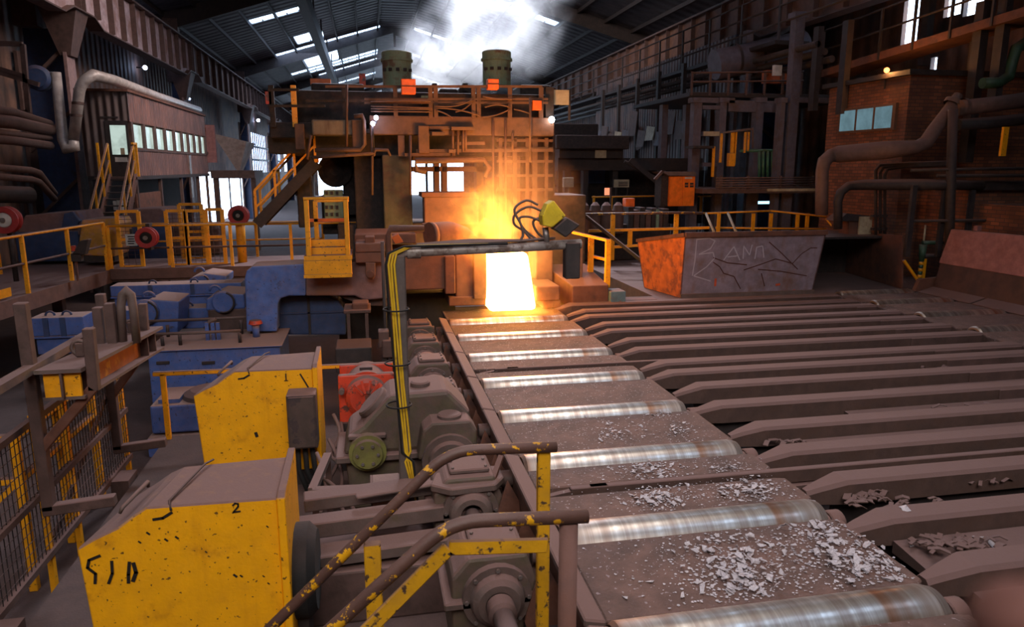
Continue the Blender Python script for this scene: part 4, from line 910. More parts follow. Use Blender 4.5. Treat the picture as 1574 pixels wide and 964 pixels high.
# ================================================================ mill entry beside the hot ingot
HOT = emit('white_hot_steel', (255, 198, 96), 14.0)
t = emp('hot_ingot', 'white-hot glowing steel ingot coming out of the mill', 'ingot', at(788, 490, Y=13.3))
r = rect(754, 388, 822, 486, 13.3)
MB().hexa([(r[0] - .03, 13.3, .03), (r[1] + .05, 13.3, .03), (r[1] + .05, 15.9, .03), (r[0] - .03, 15.9, .03), (r[0] + .02, 13.42, r[3]), (r[1] - .1, 13.42, r[3] - .03), (r[1] - .1, 15.9, r[3] - .03), (r[0] + .02, 15.9, r[3])]).build('block', HOT, t, .08)
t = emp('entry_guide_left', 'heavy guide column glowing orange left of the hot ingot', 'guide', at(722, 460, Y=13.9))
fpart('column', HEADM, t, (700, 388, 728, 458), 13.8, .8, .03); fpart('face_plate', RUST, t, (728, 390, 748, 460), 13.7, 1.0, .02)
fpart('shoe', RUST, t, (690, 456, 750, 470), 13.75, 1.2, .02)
t.name = 'entry_guide'
t = emp('entry_guide', 'stepped guide block right of the hot ingot', 'guide', at(850, 475, Y=13.7))
fpart('upper_block', HEADM, t, (824, 380, 850, 440), 14.6, .8, .03); fpart('lower_block', HEADM, t, (824, 440, 861, 463), 13.7, 1.2, .03); fpart('foot', RUST, t, (834, 462, 862, 474), 13.72, 1.0, .02)
t = emp('right_manipulator', 'dust-covered manipulator block with sloping top right of the fire', 'machine', at(890, 478, Y=13.9))
A = [at(842, 410, Y=14.8), at(886, 410, Y=14.8), at(936, 436, Y=13.8), at(880, 440, Y=13.8)]
zb = -.03
MB().hexa([(A[3].x, 13.8, zb), (A[2].x, 13.8, zb), (A[1].x + .3, 15.2, zb), (A[0].x, 15.2, zb), (A[3].x, 13.8, A[3].z), (A[2].x, 13.8, A[3].z), (A[1].x + .3, 15.2, A[0].z), (A[0].x, 15.2, A[0].z)]).build('block', RUST, t, .02)
fpart('blue_end', coat('faded_blue_steel', (92, 120, 130), (110, 86, 76), (.5, .6), 4, .7, dust=.6, dustmin=.2), t, (938, 448, 962, 470), 13.7, .4, .02)
fpart('dark_box', BROWN, t, (880, 372, 896, 432), 14.3, .3, .01)
t = emp('entry_railing', 'orange-lit yellow railing on the right manipulator block', 'railing', at(915, 445, Y=14.2))
for (px, py0, py1, Y) in ((935, 368, 440, 13.95), (909, 364, 420, 14.6)): fpart('post', YEL, t, (px - 4, py0, px + 4, py1), Y, .08, .006)
for (a, b) in (((936, 370), (880, 357)), ((936, 400), (906, 393)), ((936, 440), (895, 420))):
    MB().bar(at(*a, Y=13.97), at(*b, Y=14.9), .06, .06, (0, 0, 1)).build('rail', YEL, t, .006)
tag(fpoly(MB(), [(940, 470), (952, 462), (1010, 460), (1010, 474)], 13.85, .25).build('scrap_lump', RUST), 'low rusty scrap plate on the deck before the chute', 'scrap')
# ================================================================ mill stand
YS = 16.6
STEELO = coat('stand_paint', (104, 74, 58), (70, 50, 42), (.48, .68), 1.6, .75, dust=.6, dustmin=.3)
STEELD = coat('stand_dark', (40, 34, 33), (25, 22, 23), (.5, .7), 1.6, .8, dust=.5, dustmin=.25)  # shade of the stand's recesses and left half put into a darker colour
t = emp('mill_stand', 'tall rolling mill stand with railed top platform behind the fire', 'mill stand', at(650, 470, Y=YS + .8))
t.location.z = -1.55
fpart('crown', STEELD, t, (456, 142, 852, 192), YS + .5, 2.2, .03)
fpart('platform_beam', STEELO, t, (568, 179, 852, 208), YS, .5, .02)
fpart('platform_beam', STEELD, t, (414, 188, 480, 212), YS + .1, .5, .02)
fpart('cross_head', STEELD, t, (452, 205, 850, 240), YS + .6, 1.8, .02)
fpart('left_wing', STEELD, t, (412, 208, 470, 236), YS + .4, 1.2, .02)
fpart('housing_post', coat('smoke_dimmed_green', (76, 74, 60), (60, 46, 40), (.45, .65), 1.5, .8, dust=.3, dustmin=.2), t, (590, 238, 634, 420), YS + .3, 2.0, .03)  # dimming by smoke put into the green
fpart('housing_post', STEELD, t, (764, 240, 800, 440), YS + .3, 2.0, .03); fpart('housing_post', STEELD, t, (806, 205, 852, 440), YS + .6, 2.0, .03); fpart('recess_back', DARK, t, (764, 205, 852, 440), YS + 1.2, .2)
for (px, w) in ((771, 4), (793, 5), (812, 4), (824, 6), (841, 4)): fpart('guide_bar', STEELO, t, (px - w, 212, px + w * .3, 400), YS + .1 + .02 * w, .12)
for py in (214, 226, 246, 268, 290): fpart('cross_tie', STEELO, t, (764, py, 850, py + 4), YS + .2, .1)
fpart('housing_post', STEELD, t, (546, 205, 592, 420), YS + .8, 1.6, .03)
fpart('housing_post', STEELD, t, (455, 205, 478, 350), YS + .9, 1.2, .03)
for (a, b) in ((668, 676), (680, 688), (733, 743), (757, 766)): fpart('window_post', STEELO, t, (a, 238, b, 340), YS + 1.0, .4)
fpart('window_lintel', STEELO, t, (634, 236, 766, 247), YS + .9, .5); fpart('window_lintel', STEELO, t, (634, 256, 766, 264), YS + 1.0, .4)
fpart('front_hood', HEADM, t, (652, 300, 736, 346), YS - .3, .5, .03); fpart('hood_top', RUST, t, (648, 296, 738, 303), YS - .35, 1.0, .01)
fpart('lower_housing', STEELO, t, (634, 342, 768, 420), YS + .5, 1.5, .03)
fpart('right_foot', STEELD, t, (836, 300, 900, 440), YS + .6, 1.5, .03); fpart('left_foot', STEELD, t, (520, 345, 600, 420), YS + .9, 1.5, .03)
# grey screw drum and brackets on the left half
fpart('grey_panel', coat('grey_drum', (132, 118, 100), (90, 74, 66), (.5, .65), 2.5, .7, dust=.5, dustmin=.2, streak=(80, 60, 50)), t, (479, 184, 556, 208), YS - .1, .6, .04)
fpart('hanging_plate', STEELO, t, (541, 184, 560, 227), YS - .15, .12, .02); fpart('hanging_plate', STEELO, t, (643, 193, 660, 236), YS - .15, .12, .02)
fpart('hanging_plate', STEELO, t, (453, 190, 468, 230), YS - .1, .12, .02); fpart('hanging_plate', STEELO, t, (612, 208, 622, 240), YS, .12)
for (pl, r) in (([(544, 179), (556, 178), (559, 186), (560, 222), (554, 230), (484, 231)], .045), ([(574, 240), (577, 230), (596, 231), (600, 240)], .03), ([(655, 265), (640, 262), (639, 247), (744, 246), (752, 258), (745, 272)], .05), ([(478, 208), (472, 245)], .03), ([(480, 242), (577, 236)], .035)):
    MB().tube(fpath(pl, YS - .2), r, 8).build('pipe', STEELO, t)
for (px, y0, y1) in ((533, 130, 240), (572, 186, 300), (631, 208, 300), (696, 196, 240), (704, 196, 238), (712, 196, 234), (758, 186, 330), (777, 184, 330), (815, 150, 250), (716, 197, 232), (788, 205, 232)):
    MB().cyl(at(px, y0, Y=YS - .12), at(px, y1, Y=YS - .12), .028, n=8).build('pipe', STEELO, t)
for (px0, px1, py) in ((622, 700, 238), (700, 745, 221), (640, 850, 232), (660, 728, 197)):
    MB().bar(at(px0, py, Y=YS - .05), at(px1, py - 1, Y=YS - .05), .06, .07, (0, 0, 1)).build('tie_bar', STEELO, t)
for (x0, x1, y) in ((664, 684, 203), (694, 730, 195), (690, 700, 230)): fpart('ledge', ORANGE if 0 else STEELO, t, (x0, y, x1, y + 5), YS - .25, .4)
# lumpy gear casings on the crown
for (a, y, b) in ((478, 128, 560), (640, 131, 660), (676, 136, 704), (706, 134, 730), (800, 130, 846)): fpart('gear_casing', STEELD, t, (a, y, b, 150), YS + 1.0, 1.0, .05)
for (a, b) in ((665, 672), (712, 719)): fpart('vent_stub', STEELD, t, (a, 128, b, 140), YS + .9, .2)
fpart('green_box', MILLG, t, (648, 147, 660, 160), YS + .2, .2)
# screw-down motors
for (xc, y0, y1) in ((611, 80, 134), (763.5, 79, 132)):
    p0 = at(xc, y1, Y=YS + 1.6); p1 = at(xc, y0, Y=YS + 1.6); h = p1.z - p0.z; R = .34
    s_ = MB().lathe(p0, (0, 0, 1), [(0, 0), (0, R), (h * .72, R), (h * .72, R * 1.12), (h * .78, R * 1.12), (h * .78, R * 1.03), (h * .97, R * 1.03), (h, R * .95), (h, 0)], 28).build('screw_motor', MILLG, t)
    for k in range(5):
        a = math.radians(-150 + 30 * k); MB().box(p0.x + R * math.cos(a) - .04, p0.x + R * math.cos(a) + .04, p0.y + R * math.sin(a) - .05, p0.y + R * math.sin(a) + .03, p0.z + h * .42, p0.z + h * .50).build('terminal', STEELD, s_)
# platform railing and orange boxes
for px in (608, 662, 670, 728, 736, 784, 832): fpart('rail_post', STEELO, t, (px - 3.2, 134, px + 3.2, 182), YS - .02, .07)
for (px0, px1, py) in ((500, 832, 133), (560, 842, 152.5), (560, 842, 158)): MB().bar(at(px0, py, Y=YS), at(px1, py, Y=YS), .05, .05, (0, 0, 1)).build('rail', STEELO, t)
for (px0, px1, py) in ((412, 460, 138), (412, 500, 163), (470, 560, 155)): MB().bar(at(px0, py, Y=YS), at(px1, py, Y=YS), .05, .05, (0, 0, 1)).build('rail', STEELD, t)
for px in (418, 452, 530): fpart('rail_post', STEELD if px != 452 else YEL, t, (px - 4, 131, px + 4, 195), YS, .08)
MB().bar(at(832, 133, Y=YS), at(852, 137, Y=YS + 1), .05, .05).build('rail', STEELO, t)
fpart('end_post', STEELD, t, (839, 134, 851, 196), YS + .1, .15)
ORB = coat('orange_box_paint', (255, 118, 48), (214, 92, 40), (.6, .75), 3, .5, dust=.2, dustmin=.05)
for (r, c) in (((617, 121, 639, 144), 4), ((750, 121, 767, 137), 2)): 
    o = fpart('orange_box', ORB, t, r, YS - .25, .25, .01)
    fpart('lid_seam', STEELD, o, (r[0], (r[1] + r[3]) / 2 - .5, r[2], (r[1] + r[3]) / 2 + .5), YS - .265, .02)
fpart('orange_box', ORANGE, t, (819, 154, 833, 169), YS - .1, .25, .01)
fpart('orange_box', ORANGE, t, (477, 121, 508, 130), YS + 1.2, .3); fpart('orange_box', RED, t, (408, 141, 417, 160), YS, .2); fpart('red_drum', RED, t, (552, 113, 562, 131), YS + 1.4, .3)
# cables slung along the railing
for (a, b, sag) in (((570, 156), (662, 156), 1), ((570, 163), (664, 166), 0), ((570, 167), (664, 168), 0), ((570, 171), (664, 172), 0), ((670, 163), (728, 153), -5), ((670, 166), (738, 178), 3), ((670, 170), (696, 182), 2), ((740, 180), (784, 168), -3), ((745, 165), (784, 165), 4), ((790, 168), (815, 175), 1), ((700, 172), (725, 158), -3), ((742, 148), (790, 152), -2)):
    pts = []
    for k in range(9):
        s_ = k / 8; pts.append(at(a[0] + (b[0] - a[0]) * s_, a[1] + (b[1] - a[1]) * s_ - sag * math.sin(math.pi * s_), Y=YS - .12))
    MB().tube(pts, .018, 6).build('cable', STEELO, t)
# notice board at the right end of the platform
t = emp('notice_board', 'cream board at the right end of the mill platform', 'board', at(862, 161, Y=YS + .2)); fpart('panel', CREAM, t, (849, 138, 875, 161), YS + .2, .05, .006); fpart('frame_post', DARK, t, (874, 138, 877, 185), YS + .25, .05)
# lamps
LAMPB = emit('blue_white_lamp', (190, 210, 255), 40.0); LAMPW = emit('white_lamp', (255, 250, 240), 30.0); LAMPR = emit('red_lamp', (255, 110, 50), 12.0)
def lampball(px, py, Y, r, mat, label, post):
    p = at(px, py, Y=Y); t = emp('lamp', label, 'lamp', (p.x, Y, p.z))
    MB().lathe((p.x, Y, p.z), (0, 0, 1), [(-r, 0), (-r * .7, r * .7), (0, r), (r * .7, r * .7), (r, 0)], 12).build('bulb', mat, t)
    MB().cyl((p.x, Y + .02, p.z - r), (p.x, Y + .02, p.z - post), .02, n=6).build('stem', DARK, t)
lampball(573, 190, YS - .25, .05, LAMPB, 'lower blue-white lamp on the mill platform front', .5); lampball(578, 181, YS - .25, .05, LAMPB, 'upper blue-white lamp on the mill platform front', .12); lampball(848, 184, YS - .1, .075, LAMPW, 'bright white lamp at the right end of the mill platform', .1)
# left stair up to the platform
def stair(p0, p1, width_vec, nst, label, mat_s, mat_r, rail_h=1.0, treadm=DARK, name='stair'):
    p0 = Vector(p0); p1 = Vector(p1); w = Vector(width_vec); t = emp(name, label, 'stair', p0)
    for o in (Vector((0, 0, 0)), w):
        MB().bar(p0 + o, p1 + o, .06, .24, (0, 0, 1)).build('stringer', mat_s, t)
        up = Vector((0, 0, rail_h))
        MB().bar(p0 + o + up, p1 + o + up, .05, .05, (0, 0, 1)).build('handrail', mat_r, t); MB().bar(p0 + o + up * .5, p1 + o + up * .5, .04, .04, (0, 0, 1)).build('mid_rail', mat_r, t)
        for k in (0, .33, .66, 1): q = p0.lerp(p1, k) + o; MB().bar(q, q + up, .05, .05).build('rail_post', mat_r, t)
    d = p1 - p0; dn = w.normalized(); f_ = Vector((d.x, d.y, 0)).normalized()
    for k in range(nst):
        q = p0.lerp(p1, (k + .5) / nst) + w / 2; MB().bar(q - w / 2, q + w / 2, .24, .035, (0, 0, 1)).build('tread', treadm, t)
    return t
stair(at(395, 345, Y=17.2), at(485, 250, Y=17.2), (0, .8, 0), 10, 'dark steel stair with yellow handrails climbing to the mill platform', DARK, YEL, .75)
# machine parts below the left wing of the stand
t = emp('gear_cluster', 'black gearing and hanging arms below the left wing of the mill', 'machine', at(530, 400, Y=18.5))
fpart('frame', STEELD, t, (495, 300, 560, 360), 18.6, 1.0, .03); fpart('column', STEELD, t, (527, 236, 545, 330), 18.3, .4)
c = at(515, 262, Y=18.2); MB().lathe(c, (0, -1, 0), [(-.2, .0), (-.2, .4), (0, .4), (0, .28), (.05, .12), (.05, 0)], 24).build('wheel', STEELD, t)
fpoly(MB(), [(540, 238), (560, 250), (574, 268), (560, 262), (540, 258)], 18.1, .3).build('hook_arm', STEELD, t); fpart('strut', STEELD, t, (560, 280, 572, 352), 18.0, .2)
fpart('wheel_guard', MILLG, t, (498, 292, 528, 336), 17.9, .2, .02)
for k in range(3):
    for j in range(4): q = at(502 + 8 * k, 296 + 11 * j, Y=17.88); MB().box(q.x - .03, q.x + .03, 17.86, 17.9, q.z - .05, q.z + .03).build('slot', DARK, t)
# ================================================================ left walkway
DECKM = coat('walkway_plate', (116, 84, 74), (84, 64, 58), (.5, .7), 1.2, .85, dust=.9, dustmin=.35)
t = emp('walkway', 'dusty raised walkway running along the left side of the hall', 'walkway', (-7.2, 14, -1.55))
MB().add([(-8.6, 9, .1), (-6.9, 9, .1), (-5.85, 18.1, .1), (-8.6, 18.1, .1), (-8.6, 9, .4), (-6.9, 9, .4), (-5.85, 18.1, .4), (-8.6, 18.1, .4)], [(0, 3, 2, 1), (4, 5, 6, 7), (0, 1, 5, 4), (1, 2, 6, 5), (2, 3, 7, 6), (3, 0, 4, 7)]).build('deck', DECKM, t)
for (x, y) in ((-7.2, 10), (-6.6, 14), (-6.2, 17)): MB().box(x - .5, x - .3, y - .1, y + .1, -1.55, .1).build('support_post', BROWN, t)
t = emp('walkway', 'raised cross walkway with yellow rails in front of the doorway', 'walkway', (-2, 19, -1.55))
MB().box(-8.6, 1.0, 18.1, 20.2, .12, .4).build('deck', DECKM, t); MB().box(-5.85, 1.0, 18.02, 18.1, .18, .42).build('fascia', DECKM, t)
for x in (-5, -2.5, 0): MB().box(x - .1, x + .1, 18.3, 18.5, -1.55, .12).build('support_post', BROWN, t)
def railing(pts, h, label, mids=(.5,), spacing=1.3, mat=YEL, drop=0.0, midmat=None, name='railing', rr=.03, kick=False):
    pts = [Vector(p) for p in pts]; t = emp(name, label, 'railing', pts[0])
    up = Vector((0, 0, h))
    for (a, b) in zip(pts, pts[1:]):
        MB().tube([a + up, b + up], rr, 8).build('top_rail', mat, t)
        for f_ in mids: MB().tube([a + up * f_, b + up * f_], rr * .8, 8).build('mid_rail', midmat or mat, t)
        if kick: MB().bar(a + Vector((0, 0, .08)), b + Vector((0, 0, .08)), .02, .14, (0, 0, 1)).build('kick_board', mat, t)
        L = (b - a).length; n_ = max(1, round(L / spacing))
        for k in range(n_ + 1):
            if k == 0 and a != pts[0]: continue
            q = a.lerp(b, k / n_); MB().bar(q - Vector((0, 0, drop)), q + up, .065, .065, (1, 0, 0)).build('post', mat, t)
    return t
c0 = at(165, 412, Z=.42); cE = at(5, 464, Z=.42)
DZ = Vector((0, 0, 0))
railing([(-6.85, 10.2, .4), (-5.9, 18.05, .4)], 1.08, 'bright yellow railing along the edge of the left walkway', (.52,), 1.55, YEL, .25, BROWN)
railing([(-8.3, 10.2, .4), (-8.1, 13.6, .4), (-8.0, 17.8, .4)], .95, 'yellow railing on the wall side of the left walkway', (.5,), 1.6, YEL)
railing([(-5.85, 18.15, .4), (-3.2, 18.15, .4), (.9, 18.15, .4)], 1.0, 'yellow railing along the front of the cross walkway', (.48,), 1.45, YEL, .2, BROWN)
railing([(-8.0, 20.1, .4), (-1.2, 20.1, .4)], .9, 'thin yellow railing along the back of the cross walkway', (.5,), 1.6, YEL)
t = emp('kick_plate', 'short yellow kick plate on the left walkway edge', 'plate', (-6.6, 12, .45)); a = at(3, 435, Y=13.2); MB().bar((-6.62, 12.2, .52), (-6.35, 14.4, .52), .02, .16, (0, 0, 1)).build('board', YEL, t)
# wire-mesh gate frames on the cross walkway
def gate(px0, py0, px1, py1, Y, label):
    x0, x1, z0, z1 = rect(px0, py0, px1, py1, Y); z0 = .4; t = emp('mesh_gate', label, 'gate', ((x0 + x1) / 2, Y, z0), 'yellow mesh gates')
    for x in (x0, x1): MB().box(x - .04, x + .04, Y - .04, Y + .04, z0, z1).build('stile', YEL, t)
    for z in (z0, (z0 + z1) / 2, z1): MB().box(x0, x1, Y - .03, Y + .03, z - .035, z + .035).build('rail', YEL, t)
    m = MB(); n_ = max(3, int((x1 - x0) / .12))
    for k in range(1, n_): xx = x0 + (x1 - x0) * k / n_; m.cyl((xx, Y, z0), (xx, Y, z1), .006, n=3, caps=False)
    for k in range(1, 14): zz = z0 + (z1 - z0) * k / 14; m.cyl((x0, Y, zz), (x1, Y, zz), .006, n=3, caps=False)
    m.build('wire_mesh', BROWN, t, kind='stuff')
gate(183, 325, 216, 402, 18.6, 'leftmost yellow mesh gate behind the white notice'); gate(258, 324, 286, 401, 18.7, 'yellow mesh gate left of centre on the cross walkway'); gate(288, 324, 317, 400, 18.7, 'middle yellow mesh gate on the cross walkway'); gate(319, 322, 344, 399, 18.75, 'rightmost yellow mesh gate near the bright doorway'); gate(278, 314, 312, 388, 20.0, 'yellow gate frame farther back by the motors')
# notice with unreadable lines
t = emp('notice_sign', 'small white notice on the walkway railing', 'sign', at(202, 378, Y=18.0)); fpart('board', WHITE, t, (193, 360, 210, 378), 17.98, .03); fpart('hanger', DARK, t, (200, 352, 203, 376), 18.01, .12)
for k in range(4): fpart('text_line', DARK, t, (196 + (k % 2), 363 + 3.6 * k, 207 - (k % 2), 364.6 + 3.6 * k), 17.965, .015)
def reel(px, py, Y, r, label, hose):
    p = at(px, py, Y=Y); t = emp('hose_reel', label, 'hose reel', (p.x, Y, p.z))
    MB().lathe((p.x, Y, p.z), (0, -1, 0), [(-.12, r * .3), (-.12, r), (-.08, r), (-.06, r * .8), (.06, r * .8), (.08, r), (.12, r), (.12, r * .62), (.10, r * .55), (.10, r * .25), (.1, 0)], 28).build('drum', coat('reel_red', (176, 44, 44), (120, 60, 60), (.55, .7), 3, .5, dust=.5, dustmin=.2), t)
    MB().lathe((p.x, Y - .1, p.z), (0, -1, 0), [(0, r * .55), (.02, r * .5), (.03, 0)], 20).build('hub', hose, t); MB().cyl((p.x, Y - .1, p.z), (p.x, Y - .16, p.z), .05, n=10).build('axle', STEEL, t)
    return t
t = reel(226, 365, 17.8, .23, 'dark red hose reel with white arc hung on the walkway railing', BLACK); p = at(226, 365, Y=17.8); MB().box(p.x - .04, p.x + .04, 17.9, 18.16, p.z - .3, p.z + .3).build('bracket', DARK, t)
t = reel(367, 331, 18.9, .24, 'dusty red hose reel on a yellow post before the doorway', BLACK); p = at(367, 331, Y=18.9); MB().cyl((p.x, 18.98, .4), (p.x, 18.98, p.z), .11, n=14).build('post', YEL, t)
t = reel(9, 338, 16.5, .27, 'bright red hose reel at the left picture edge', WHITE); p = at(9, 338, Y=16.5); MB().cyl((p.x, 16.6, .4), (p.x, 16.6, p.z), .05, n=10).build('post', DARK, t)
# control pendant on the railing
t = emp('control_box', 'tilted dark control box on the left walkway railing', 'electrical box', at(118, 400, Y=16.3))
fpoly(MB(), [(110, 392), (123, 370), (136, 368), (130, 392)], 16.3, .2).build('panel', DARK, t, .01); fpart('bracket', DARK, t, (109, 390, 124, 402), 16.3, .15); fpart('stem', RUST, t, (116, 400, 119, 432), 16.35, .05); fpart('button', RED, t, (109, 378, 114, 386), 16.28, .1)
# motor hoods behind the walkway
HOODM = coat('dusty_hood', (130, 98, 94), (96, 90, 116), (.55, .7), 1.5, .8, dust=.9, dustmin=.4)
def hood(pts_f, Y, dep, label, base, mat=BLUE):
    p = at(*pts_f[0], Y=Y); t = emp('motor_hood', label, 'machine', (p.x, Y, p.z), 'motor hoods behind the walkway')
    q = [at(u, v, Y=Y) for (u, v) in pts_f]; n_ = len(q); zt = max(v.z for v in q)
    vs_ = [tuple(v) for v in q] + [(v.x * .985, Y + dep, v.z) for v in q]
    MB().add(vs_, [tuple(range(n_)), tuple(range(2 * n_ - 1, n_ - 1, -1))] + [(i, n_ + i, n_ + (i + 1) % n_, (i + 1) % n_) for i in range(n_)]).build('casing', HOODM, t, .03)
    fpart('base', BLUED, t, base, Y - .03, dep, .02); return t
t = hood([(25, 360), (38, 331), (118, 325), (125, 345), (122, 362)], 19.3, 1.4, 'large dusty blue motor hood left of the cabin stair', (25, 356, 122, 402))
fpoly(MB(), [(94, 352), (98, 328), (112, 325), (122, 340), (116, 352)], 19.2, .2).build('end_cover', BLUED, t, .02)
t = hood([(188, 352), (198, 322), (246, 320), (256, 328), (256, 352)], 21.5, 1.4, 'dusty blue motor hood behind the yellow mesh gates', (188, 346, 256, 402))
t = emp('yellow_hood', 'dust-coated yellow sloping hood beside the blue motor hood', 'machine guard', at(150, 395, Y=18.6))
fpoly(MB(), [(118, 392), (126, 338), (176, 335), (182, 345), (176, 395)], 18.7, 1.1).build('shell', coat('dusty_yellow_hood', (206, 146, 50), (178, 128, 100), (.45, .6), 4, .7, dust=.9, dustmin=.3), t, .03); fpart('foot', DARK, t, (120, 392, 176, 402), 18.75, 1.0)
# row of dusty pump motors before the doorway
for k, px in enumerate((276, 290, 303, 318, 330)):
    p = at(px, 372, Y=20.8); p0 = at(px, 345, Y=20.8)
    t = emp('pump_motor', '%s of the upright dusty pump motors behind the mesh gates, from the left' % ('first', 'second', 'third', 'fourth', 'fifth')[k], 'motor', (p.x, 20.8, p.z), 'upright pump motors')
    MB().lathe((p.x, 20.8, .4), (0, 0, 1), [(0, 0), (0, .16), (p0.z - .5, .16), (p0.z - .42, .13), (p0.z - .36, 0)], 16).build('body', BROWN, t); MB().lathe((p.x, 20.8, .4), (0, 0, 1), [(0, .2), (.06, .2), (.06, .16)], 16).build('foot_ring', DARK, t)
# ================================================================ control cabin on the left wall
t = emp('control_cabin', 'corrugated brown control cabin with a lit window strip on the left', 'cabin', (-7.75, 30.5, 2.45))
cx0, cx1, cy0, cy1, cz0, cz1 = -8.45, -7.1, 25.0, 36.0, 2.45, 4.98
MB().box(cx0, cx1, cy0, cy1, 4.1, cz1).build('upper_wall', CABC, t); MB().box(cx0, cx1, cy0 + .02, cy1, cz0, 3.28).build('lower_wall', CABC, t); MB().box(cx0, cx1 - .25, cy0 + .03, cy1, 3.28, 4.1).build('rear_wall', CABC, t)
MB().box(cx0 - .02, -7.82, cy0 - .04, cy0, cz0, cz1).build('front_wall', CABF, t); MB().box(-7.82, cx1 + .01, cy0 - .04, cy0, 4.12, cz1).build('front_wall', CABF, t)
MB().box(cx0 - .1, cx1 + .06, cy0 - .12, cy1 + .1, cz1, cz1 + .07).build('roof', RUST, t)
MB().box(cx0, cx1 + .05, cy0, cy1, cz0 - .12, cz0).build('floor_beam', DARK, t)
LITW = glass_mat('lit_cabin_pane', (214, 236, 226), .75)
ypos = [25.15, 26.45, 27.75, 29.05, 30.35, 31.55, 32.6, 33.7, 34.8, 35.9]
for k in range(9):
    o = MB().box(cx1 - .1, cx1 - .06, ypos[k] + .1, ypos[k + 1] - .1, 3.34, 4.04).build('window_pane', LITW, t)
for y in ypos: MB().box(cx1 - .12, cx1 + .02, y - .1, y + .1, 3.28, 4.1).build('mullion', BROWN, t)
MB().box(cx1 - .14, cx1 + .03, cy0, cy1, 3.24, 3.32).build('sill', BROWN, t)
d = MB().box(-7.80, -7.16, cy0 - .06, cy0 - .02, cz0, 4.12).build('door', DARK, t); MB().box(-7.66, -7.22, cy0 - .075, cy0 - .055, 3.1, 3.98).build('pane', LITW, d); MB().box(-7.42, -7.3, cy0 - .085, cy0 - .07, 3.1, 3.3).build('notice', CREAM, d); MB().box(-7.6, -7.25, cy0 - .08, cy0 - .06, 2.88, 3.02).build('plate', WHITE, d)
MB().box(-7.9, -7.4, cy0 - .06, cy0 - .02, 4.2, 4.24).build('lamp_plate', DARK, t)
for y in (25.2, 28, 31, 34, 35.8):
    MB().box(cx1 - .1, cx1, y - .06, y + .06, -1.5, cz0 - .1).build('stilt', BROWN, t)
MB().box(cx0, cx0 + .1, cy0, cy1, -1.5, cz0 - .1).build('under_wall', DARK, t); MB().box(cx1 - .08, cx1 - .02, cy0, 27.8, -1.5, 1.9).build('under_panel', RUST, t)
MB().box(cx1, cx1 + .04, 32.3, 32.6, 1.5, 3.2).build('downpipe', STEEL, t)
# office windows under the cabin
t = emp('switch_cabinet', 'pale switch cabinet standing under the control cabin', 'cabinet', (-7.9, 27.5, .4))
MB().box(-8.2, -7.5, 27.2, 27.7, -1.5, 1.55).build('body', BROWN, t); fpart('door', WHITE, t, (180, 308, 189, 323), 24.6, .04); fpart('door', WHITE, t, (174, 309, 179, 323), 24.6, .04)
# cabin stair
A0 = at(137, 345, Y=21.0); A1 = at(178, 268, Y=24.6); B0 = at(170, 345, Y=21.0)
stair((A0.x, 21.0, .45), (A1.x - .18, 24.7, 2.42), (.72, 0, 0), 11, 'brown stair with bright yellow handrails up to the control cabin', RUST, YEL, 1.0)
t = emp('stair_landing', 'small landing with yellow rails at the cabin door', 'platform', (-7.4, 24.8, 2.4)); MB().box(-8.1, -6.9, 24.5, 25.0, 2.36, 2.43).build('deck', BROWN, t)
for x in (-8.05, -6.95): MB().box(x - .03, x + .03, 24.85, 24.91, 2.43, 3.45).build('post', YEL, t)
MB().box(-6.98, -6.92, 24.5, 24.9, 3.4, 3.46).build('rail', YEL, t)
# silver duct over the cabin
t = emp('silver_duct', 'silver insulated duct bending over the control cabin', 'pipe', (-8.6, 23.8, 2.8)); DUCT = coat('duct_foil', (196, 182, 176), (120, 96, 84), (.6, .75), 1.0, .4, metal=.15, dust=.2, dustmin=.15)
D = [at(113, 215, Y=24.0), at(122, 140, Y=24.0), at(127, 118, Y=24.0)]
pts = [D[0], D[1]] + [D[1].lerp(D[2], k / 4) + Vector((.03 * k * k / 4, 0, 0)) for k in (1, 2, 3)] + [Vector((D[2].x + .25, 24.1, D[2].z + .06)), Vector((D[2].x + .55, 25.0, D[2].z + .02)), Vector((-7.5, 30, 5.3)), Vector((-7.3, 36, 5.25))]
MB().tube(pts, .15, 14).build('duct', DUCT, t)
E0 = D[0]; MB().tube([E0 + Vector((-.3, .1, 1.9)), E0 + Vector((-.32, .1, 0)), E0 + Vector((-.2, 0, -.25)), E0 + Vector((0, 0, -.2)), E0], .14, 12).build('return_duct', DUCT, t)
for k in (2, 3): MB().lathe(pts[0].lerp(pts[1], k / 4), (0, 0, 1), [(-.04, .16), (.04, .16)], 14).build('band', BROWN, t)
